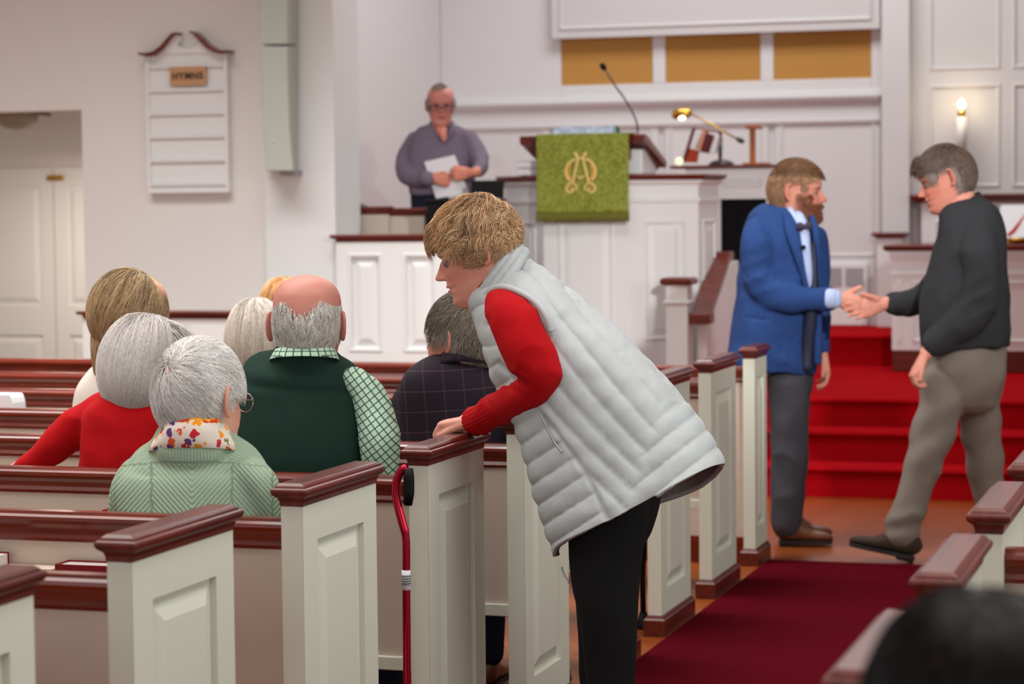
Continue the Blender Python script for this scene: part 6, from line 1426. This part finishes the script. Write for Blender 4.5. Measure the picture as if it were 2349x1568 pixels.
mb = MB(); limb(mb, [nd(2206, 462, YJ, 44, .07), nd(2212, 482, YJ, 58, .095), nd(2222, 512, YJ, 70, .14), nd(2228, 550, YJ, 76, .17), nd(2224, 610, YJ, 86, .18), nd(2214, 690, YJ, 97, .19), nd(2213, 760, YJ, 99, .195), nd(2214, 796, YJ, 97, .195)], n=36, p=2.4, rnd=False)
yj = YJ-.17
limb(mb, [nd(2236, 530, yj+.06, 36, .06), nd(2246, 580, yj, 42, .065), nd(2250, 640, yj-.01, 42, .065), nd(2242, 700, yj-.01, 42, .065), nd(2212, 740, yj-.02, 40, .06), nd(2172, 770, yj-.02, 34, .052), nd(2138, 790, yj-.02, 27, .045)], n=24)
limb(mb, [nd(2180, 590, YJ+.17, 36, .06), nd(2150, 655, YJ+.20, 34, .055), nd(2105, 690, YJ+.2, 30, .05), nd(2062, 697, YHs+.09, 25, .045), nd(2042, 697, YHs+.08, 23, .04)], n=20)
def fJ(V, F):
    x, y = proj(V); N2 = vnormals(V, F); rib = .0022*np.sin(x/1.6)*np.clip((y-690)/20, 0, 1)*(x > 2195)
    d = rib-.008*np.abs(np.sin((y+x*.5)/14.))*np.exp(-((x-2250)/40)**2-((y-690)/70)**2); return V+N2*d[:, None]
garment('sweater', J_, mb, CHAR, .0085, 3, .009, 9, (1, 1, .6), 71, fn=fJ)
cr3 = []
for t_ in np.linspace(0, 2*math.pi, 22)[:-1]:
    c = pt(2205, 462, YJ); s = FPX/dep(c); a = np.array([_r[0]*.86, _r[1]*.86, .5]); a /= np.linalg.norm(a); cr3.append(c+a*(50/s)*math.cos(t_)-VIEW*.074*math.sin(t_))
dn = np.array([_r[0]*.5, _r[1]*.5, -.86])*.035
collar(J_, CHAR, cr3, [p+dn+np.array([0, 0, -.01]) for p in cr3], .012)
mb = MB(); limb(mb, [nd(2214, 780, YJ, 92, .17), nd(2216, 850, YJ, 88, .17), nd(2216, 900, YJ, 78, .14)], n=26)
limb(mb, [nd(2176, 870, YJ-.07, 56, .09), nd(2150, 960, YJ-.09, 52, .085), nd(2125, 1040, YJ-.1, 45, .075), nd(2096, 1130, YJ-.11, 40, .07), nd(2070, 1215, YJ-.12, 37, .065), nd(2068, 1232, YJ-.12, 36, .06)], n=22)
limb(mb, [nd(2246, 870, YJ+.09, 54, .09), nd(2248, 960, YJ+.1, 46, .085), nd(2256, 1040, YJ+.12, 42, .075), nd(2268, 1120, YJ+.14, 36, .068), nd(2292, 1200, YJ+.16, 33, .062), nd(2306, 1240, YJ+.16, 31, .058)], n=22)
def fJ2(V, F):
    x, y = proj(V); N2 = vnormals(V, F); d = .007*np.sin((x*.45+y*.9)/13.)*np.exp(-((y-960)/120)**2)+.006*np.sin((y+x*.2)/9.)*np.exp(-((y-1200)/30)**2); return V+N2*d[:, None]
garment('trousers', J_, mb, KHAKI, .009, 3, .008, 10, (1, 1, .6), 81, fn=fJ2)
h_ = pt(2092, 1256, YJ-.12); t_ = h_-_r*.27+VIEW*.03
shoe(J_, 'shoe', (h_[0], h_[1], .016), (t_[0], t_[1], .075), .050, .105, DKSHOE, SOLE, up=(-.2, 0, 1))
h_ = pt(2330, 1240, YJ+.16); shoe(J_, 'shoe', (h_[0], h_[1], .10), (h_[0]-.24, h_[1]-.04, .03), .05, .1, DKSHOE, SOLE, up=(.3, 0, 1))

# ================================================================ K: man standing in the choir
YK = 13.42
K_ = person('man with glasses in a grey-purple shirt holding papers behind the choir partition', pt(1012, 500, YK)[0], YK+.02, .48)
fk = Frame(1011, 242, YK-.02, *facing(176, 8), sc=1.02)
PK = dict(skin=(204, 134, 120), red=(184, 92, 84), brow=(120, 90, 80), lips=(170, 78, 76), hand=(214, 134, 112), jowl=.004, w=1.03)
hm = MB(); limb(hm, [nd(1012, 285, YK+.02, 22, .055), nd(1013, 300, YK+.01, 22, .056), nd(1016, 318, YK-.03, 12, .05)])
yk = YK-.22
limb(hm, [nd(1012, 300, YK+.03, 24, .056), nd(1013, 340, YK+.02, 44, .09), nd(1013, 420, YK+.02, 44, .09)])
limb(hm, [nd(985, 325, YK+.02, 16, .045), nd(945, 345, YK+.02, 14, .04), nd(934, 384, YK-.04, 8, .02), nd(944, 401, YK-.11, 7, .02), nd(960, 409, YK-.165, 7, .018), nd(974, 409, yk, 9, .024), nd(992, 408, yk, 11, .026)]); limb(hm, [nd(1011, 292, YK-.05, 15, .035), nd(1016, 308, YK-.10, 9, .03), nd(1019, 322, YK-.112, 5, .02)]); hand(hm, pt(992, 408, yk), _r*.95-Z3*.15, VIEW, Z3, curl=(.5, .55, .6, .6), sc=1.05, thumb=.4)
limb(hm, [nd(1040, 325, YK+.02, 16, .045), nd(1086, 345, YK+.02, 13, .04), nd(1098, 378, YK-.08, 12, .035), nd(1092, 393, yk, 10, .026), nd(1078, 396, yk, 10, .026)]); hand(hm, pt(1078, 396, yk), -_r*.95-Z3*.1, VIEW, Z3, curl=(.8, .9, 1., 1.), sc=1.0, thumb=.4)
person_body(K_, fk, PK, hm, voxel=.005, nu=80); eyes(K_, fk, PK)
glasses(K_, fk, mat('dark_spectacles', (52, 40, 42), .4), hh=.016, wire=.0026, y=.113)
fk.hr = np.array([.0785, .106, .111])
hair(K_, fk, 1800, lambda Q, D: ((np.abs(Q[:, 0]) > .058)+(Q[:, 1] < -.02) > 0)*(Q[:, 2] > .10)*(Q[:, 1] < .05)*1., down_from([0, 0, .24]), .03, 4, .0018, (172, 158, 152), lift=.01, grow=.06, jit=.3)
hair(K_, fk, 700, lambda Q, D: (Q[:, 2] > .21)*1., lambda Q, t, P: np.tile([1., -.4, 0], (len(Q), 1)), .05, 4, .0012, (170, 156, 150), lift=.01, grow=.04, jit=.2, seed=3, name='hair_top')
SH = mat('grey_purple_shirt', (118, 106, 122), .9, .2, sheen=0, var=.08, vscale=150)
mb = MB(); limb(mb, [nd(1012, 288, YK+.045, 30, .055), nd(1012, 297, YK+.04, 48, .075), nd(1012, 310, YK+.03, 64, .10), nd(1014, 345, YK+.02, 74, .12), nd(1014, 400, YK, 74, .14), nd(1014, 445, YK, 72, .145)], n=32, p=2.4, rnd=False)
limb(mb, [nd(952, 318, YK+.03, 22, .06), nd(938, 345, YK+.02, 24, .062), nd(930, 375, YK-.02, 24, .06), nd(937, 398, YK-.08, 24, .055), nd(962, 410, YK-.16, 19, .048), nd(984, 409, yk-.01, 15, .038)], n=20)
limb(mb, [nd(1072, 318, YK+.03, 22, .06), nd(1088, 342, YK+.02, 22, .06), nd(1099, 366, YK-.02, 20, .056), nd(1100, 384, YK-.1, 17, .05), nd(1088, 394, yk-.0, 13, .036)], n=20)
garment('shirt', K_, mb, SH, .0095, 3, .010, 9, (1, 1, .6), 91)
patch(K_, 'shirt_collar', SH, [nd(988, 282, YK-.03, 4, .01), nd(998, 302, YK-.07, 6, .012), nd(1016, 322, YK-.095, 3, .01)]); patch(K_, 'shirt_collar', SH, [nd(1038, 280, YK-.03, 4, .01), nd(1036, 300, YK-.07, 6, .012), nd(1022, 322, YK-.095, 3, .01)])
mb = MB(); limb(mb, [nd(1008, 420, YK, 66, .13), nd(1006, 460, YK, 64, .13), nd(1006, 490, YK, 60, .11)], n=24)
for s_ in (-1, 1): limb(mb, [nd(1006+s_*28, 480, YK, 34, .09), nd(1006+s_*30, 600, YK, 28, .08), nd(1008+s_*30, 715, YK, 22, .06), nd(1008+s_*30, 775, YK, 20, .055)], n=18)
garment('trousers', K_, mb, DENIM, .012, 3, .004)
for s_ in (-1, 1): h_ = pt(1008+s_*30, 780, YK+.02); shoe(K_, 'shoe', (h_[0], h_[1]+.02, .494), (h_[0]+s_*.03, h_[1]-.24, .494), .045, .09, SOLE, SOLE)
for k_, (q4, dy) in enumerate(((((973, 371), (1043, 355), (1066, 445), (1000, 455)), -.0), (((1000, 372), (1046, 362), (1077, 449), (1030, 456)), .012))):
    Y = yk+.035+dy; P4 = [pt(*v, Y) for v in q4]; P4[2] = P4[2]+VIEW*.0; e = VIEW*.002
    o = obj('sheet_of_paper', MB().add(P4+[p+e for p in P4], [(0, 3, 2, 1), (4, 5, 6, 7), (0, 1, 5, 4), (1, 2, 6, 5), (2, 3, 7, 6), (3, 0, 4, 7)]), PAPER); tag(o, ['white sheet of paper held in front by the standing choir man', 'second sheet tucked behind the front one held by the choir man'][k_], 'paper', 'papers held by the choir man')

# ================================================================ L: dark head close to the camera
YL = 2.03
L_ = person('person with black hair very close to the camera, out of focus at bottom right', pt(2200, 1900, YL)[0], YL)
fl = Frame(2235, 1728, YL, *facing(-15, 0), sc=1.1)
person_body(L_, fl, dict(skin=(150, 108, 88)), limb(MB(), [nd(2235, 1840, YL, 130, .055), nd(2205, 1950, YL+.02, 140, .06)]), ears=False, nu=60)
fl.hc = np.array([0, -.010, .134]); fl.hr = np.array([.086, .112, .115])
cap(L_, fl, (14, 12, 12), lambda Q, D: .985+0*Q[:, 0], lambda Q, D: (D[:, 2] > -.75)*((D[:, 1] < .4)+(D[:, 2] > .45) > 0))
hair(L_, fl, 5000, lambda Q, D: (Q[:, 2] > .06)*((Q[:, 1] < .05)+(Q[:, 2] > .18) > 0)*1., down_from([0, 0, .25]), .06, 6, .0008, (24, 20, 19), lift=.0, grow=.04, jit=.15)
mb = MB(); limb(mb, [nd(2205, 1850, YL, 170, .075), nd(2205, 1900, YL, 330, .10), nd(2205, 2050, YL, 520, .125), nd(2205, 2500, YL, 540, .14), nd(2205, 3300, YL, 500, .15)], n=32, p=2.4); garment('jacket', L_, mb, BLKC, .013, 3, .003)

# ================================================================ walking sticks
def stick(label, top, foot, r, m): pass
YCN = 5.72
cn2 = thing('walking_cane', 'shiny red metal cane with curved offset handle leaning at the pew end', 'cane', (pt(933, 1568, YCN)[0], YCN, 0))
fz = pt(934, 1568, YCN)
REDM = mat('red_anodised', (196, 36, 62), .22, .5, metal=.85)
P_ = crom([pt(*v, YCN) for v in ((934, 1072), (921, 1079), (911, 1100), (908, 1128), (913, 1160), (922, 1195), (930, 1225), (932, 1262), (932, 1330), (933, 1450), (934, 1568))]+[np.array([fz[0], YCN, .03])], 6)
obj('shaft', MB().tube(list(P_), [.0115 if i < 36 else .0105 for i in range(len(P_))], 14), REDM, cn2, True)
obj('grip', MB().tube([pt(937, 1074, YCN), pt(938, 1095, YCN), pt(938, 1130, YCN), pt(936, 1158, YCN)], [.012, .0145, .0145, .011], 12), BLACK, cn2, True)
obj('rubber_tip', MB().lathe((fz[0], YCN, 0.001), [(0, .018), (.01, .019), (.035, .014), (.045, .0125)]), BLACK, cn2, True)
a = pt(932, 1307, YCN); b_ = pt(932, 1352, YCN)
obj('label', MB().lathe(b_, [(0, .0108), (.0005, .0116), (a[2]-b_[2], .0116), (a[2]-b_[2]+.0005, .0108)], 16), PAPER, cn2, True)
bc = MB()
for k_ in range(9):
    z = b_[2]+.012+.0032*k_; bc.lathe((b_[0], b_[1], z), [(0, .0112), (.0002, .0119), (.0014+.0008*(k_ % 2), .0119), (.0016+.0008*(k_ % 2), .0112)], 14)
obj('barcode', bc, BLACK, cn2)
f = ptz(1476, 1440, .0); YS = f[1]
sk = thing('walking_cane', 'black walking stick with a wide rubber foot standing behind the leaning woman leg', 'cane', (f[0], YS, 0))
obj('shaft', MB().tube([(f[0], YS, .04), pt(1474, 1330, YS), pt(1477, 1240, YS), pt(1480, 1180, YS)], .011, 10), BLACK, sk, True)
obj('rubber_tip', MB().lathe((f[0], YS, 0.001), [(0, .034), (.008, .036), (.03, .022), (.06, .014)]), BLACK, sk, True)
obj('handle', MB().tube([pt(1480, 1180, YS), pt(1481, 1165, YS), pt(1490, 1158, YS), pt(1506, 1160, YS)], .013, 10), BLACK, sk, True)
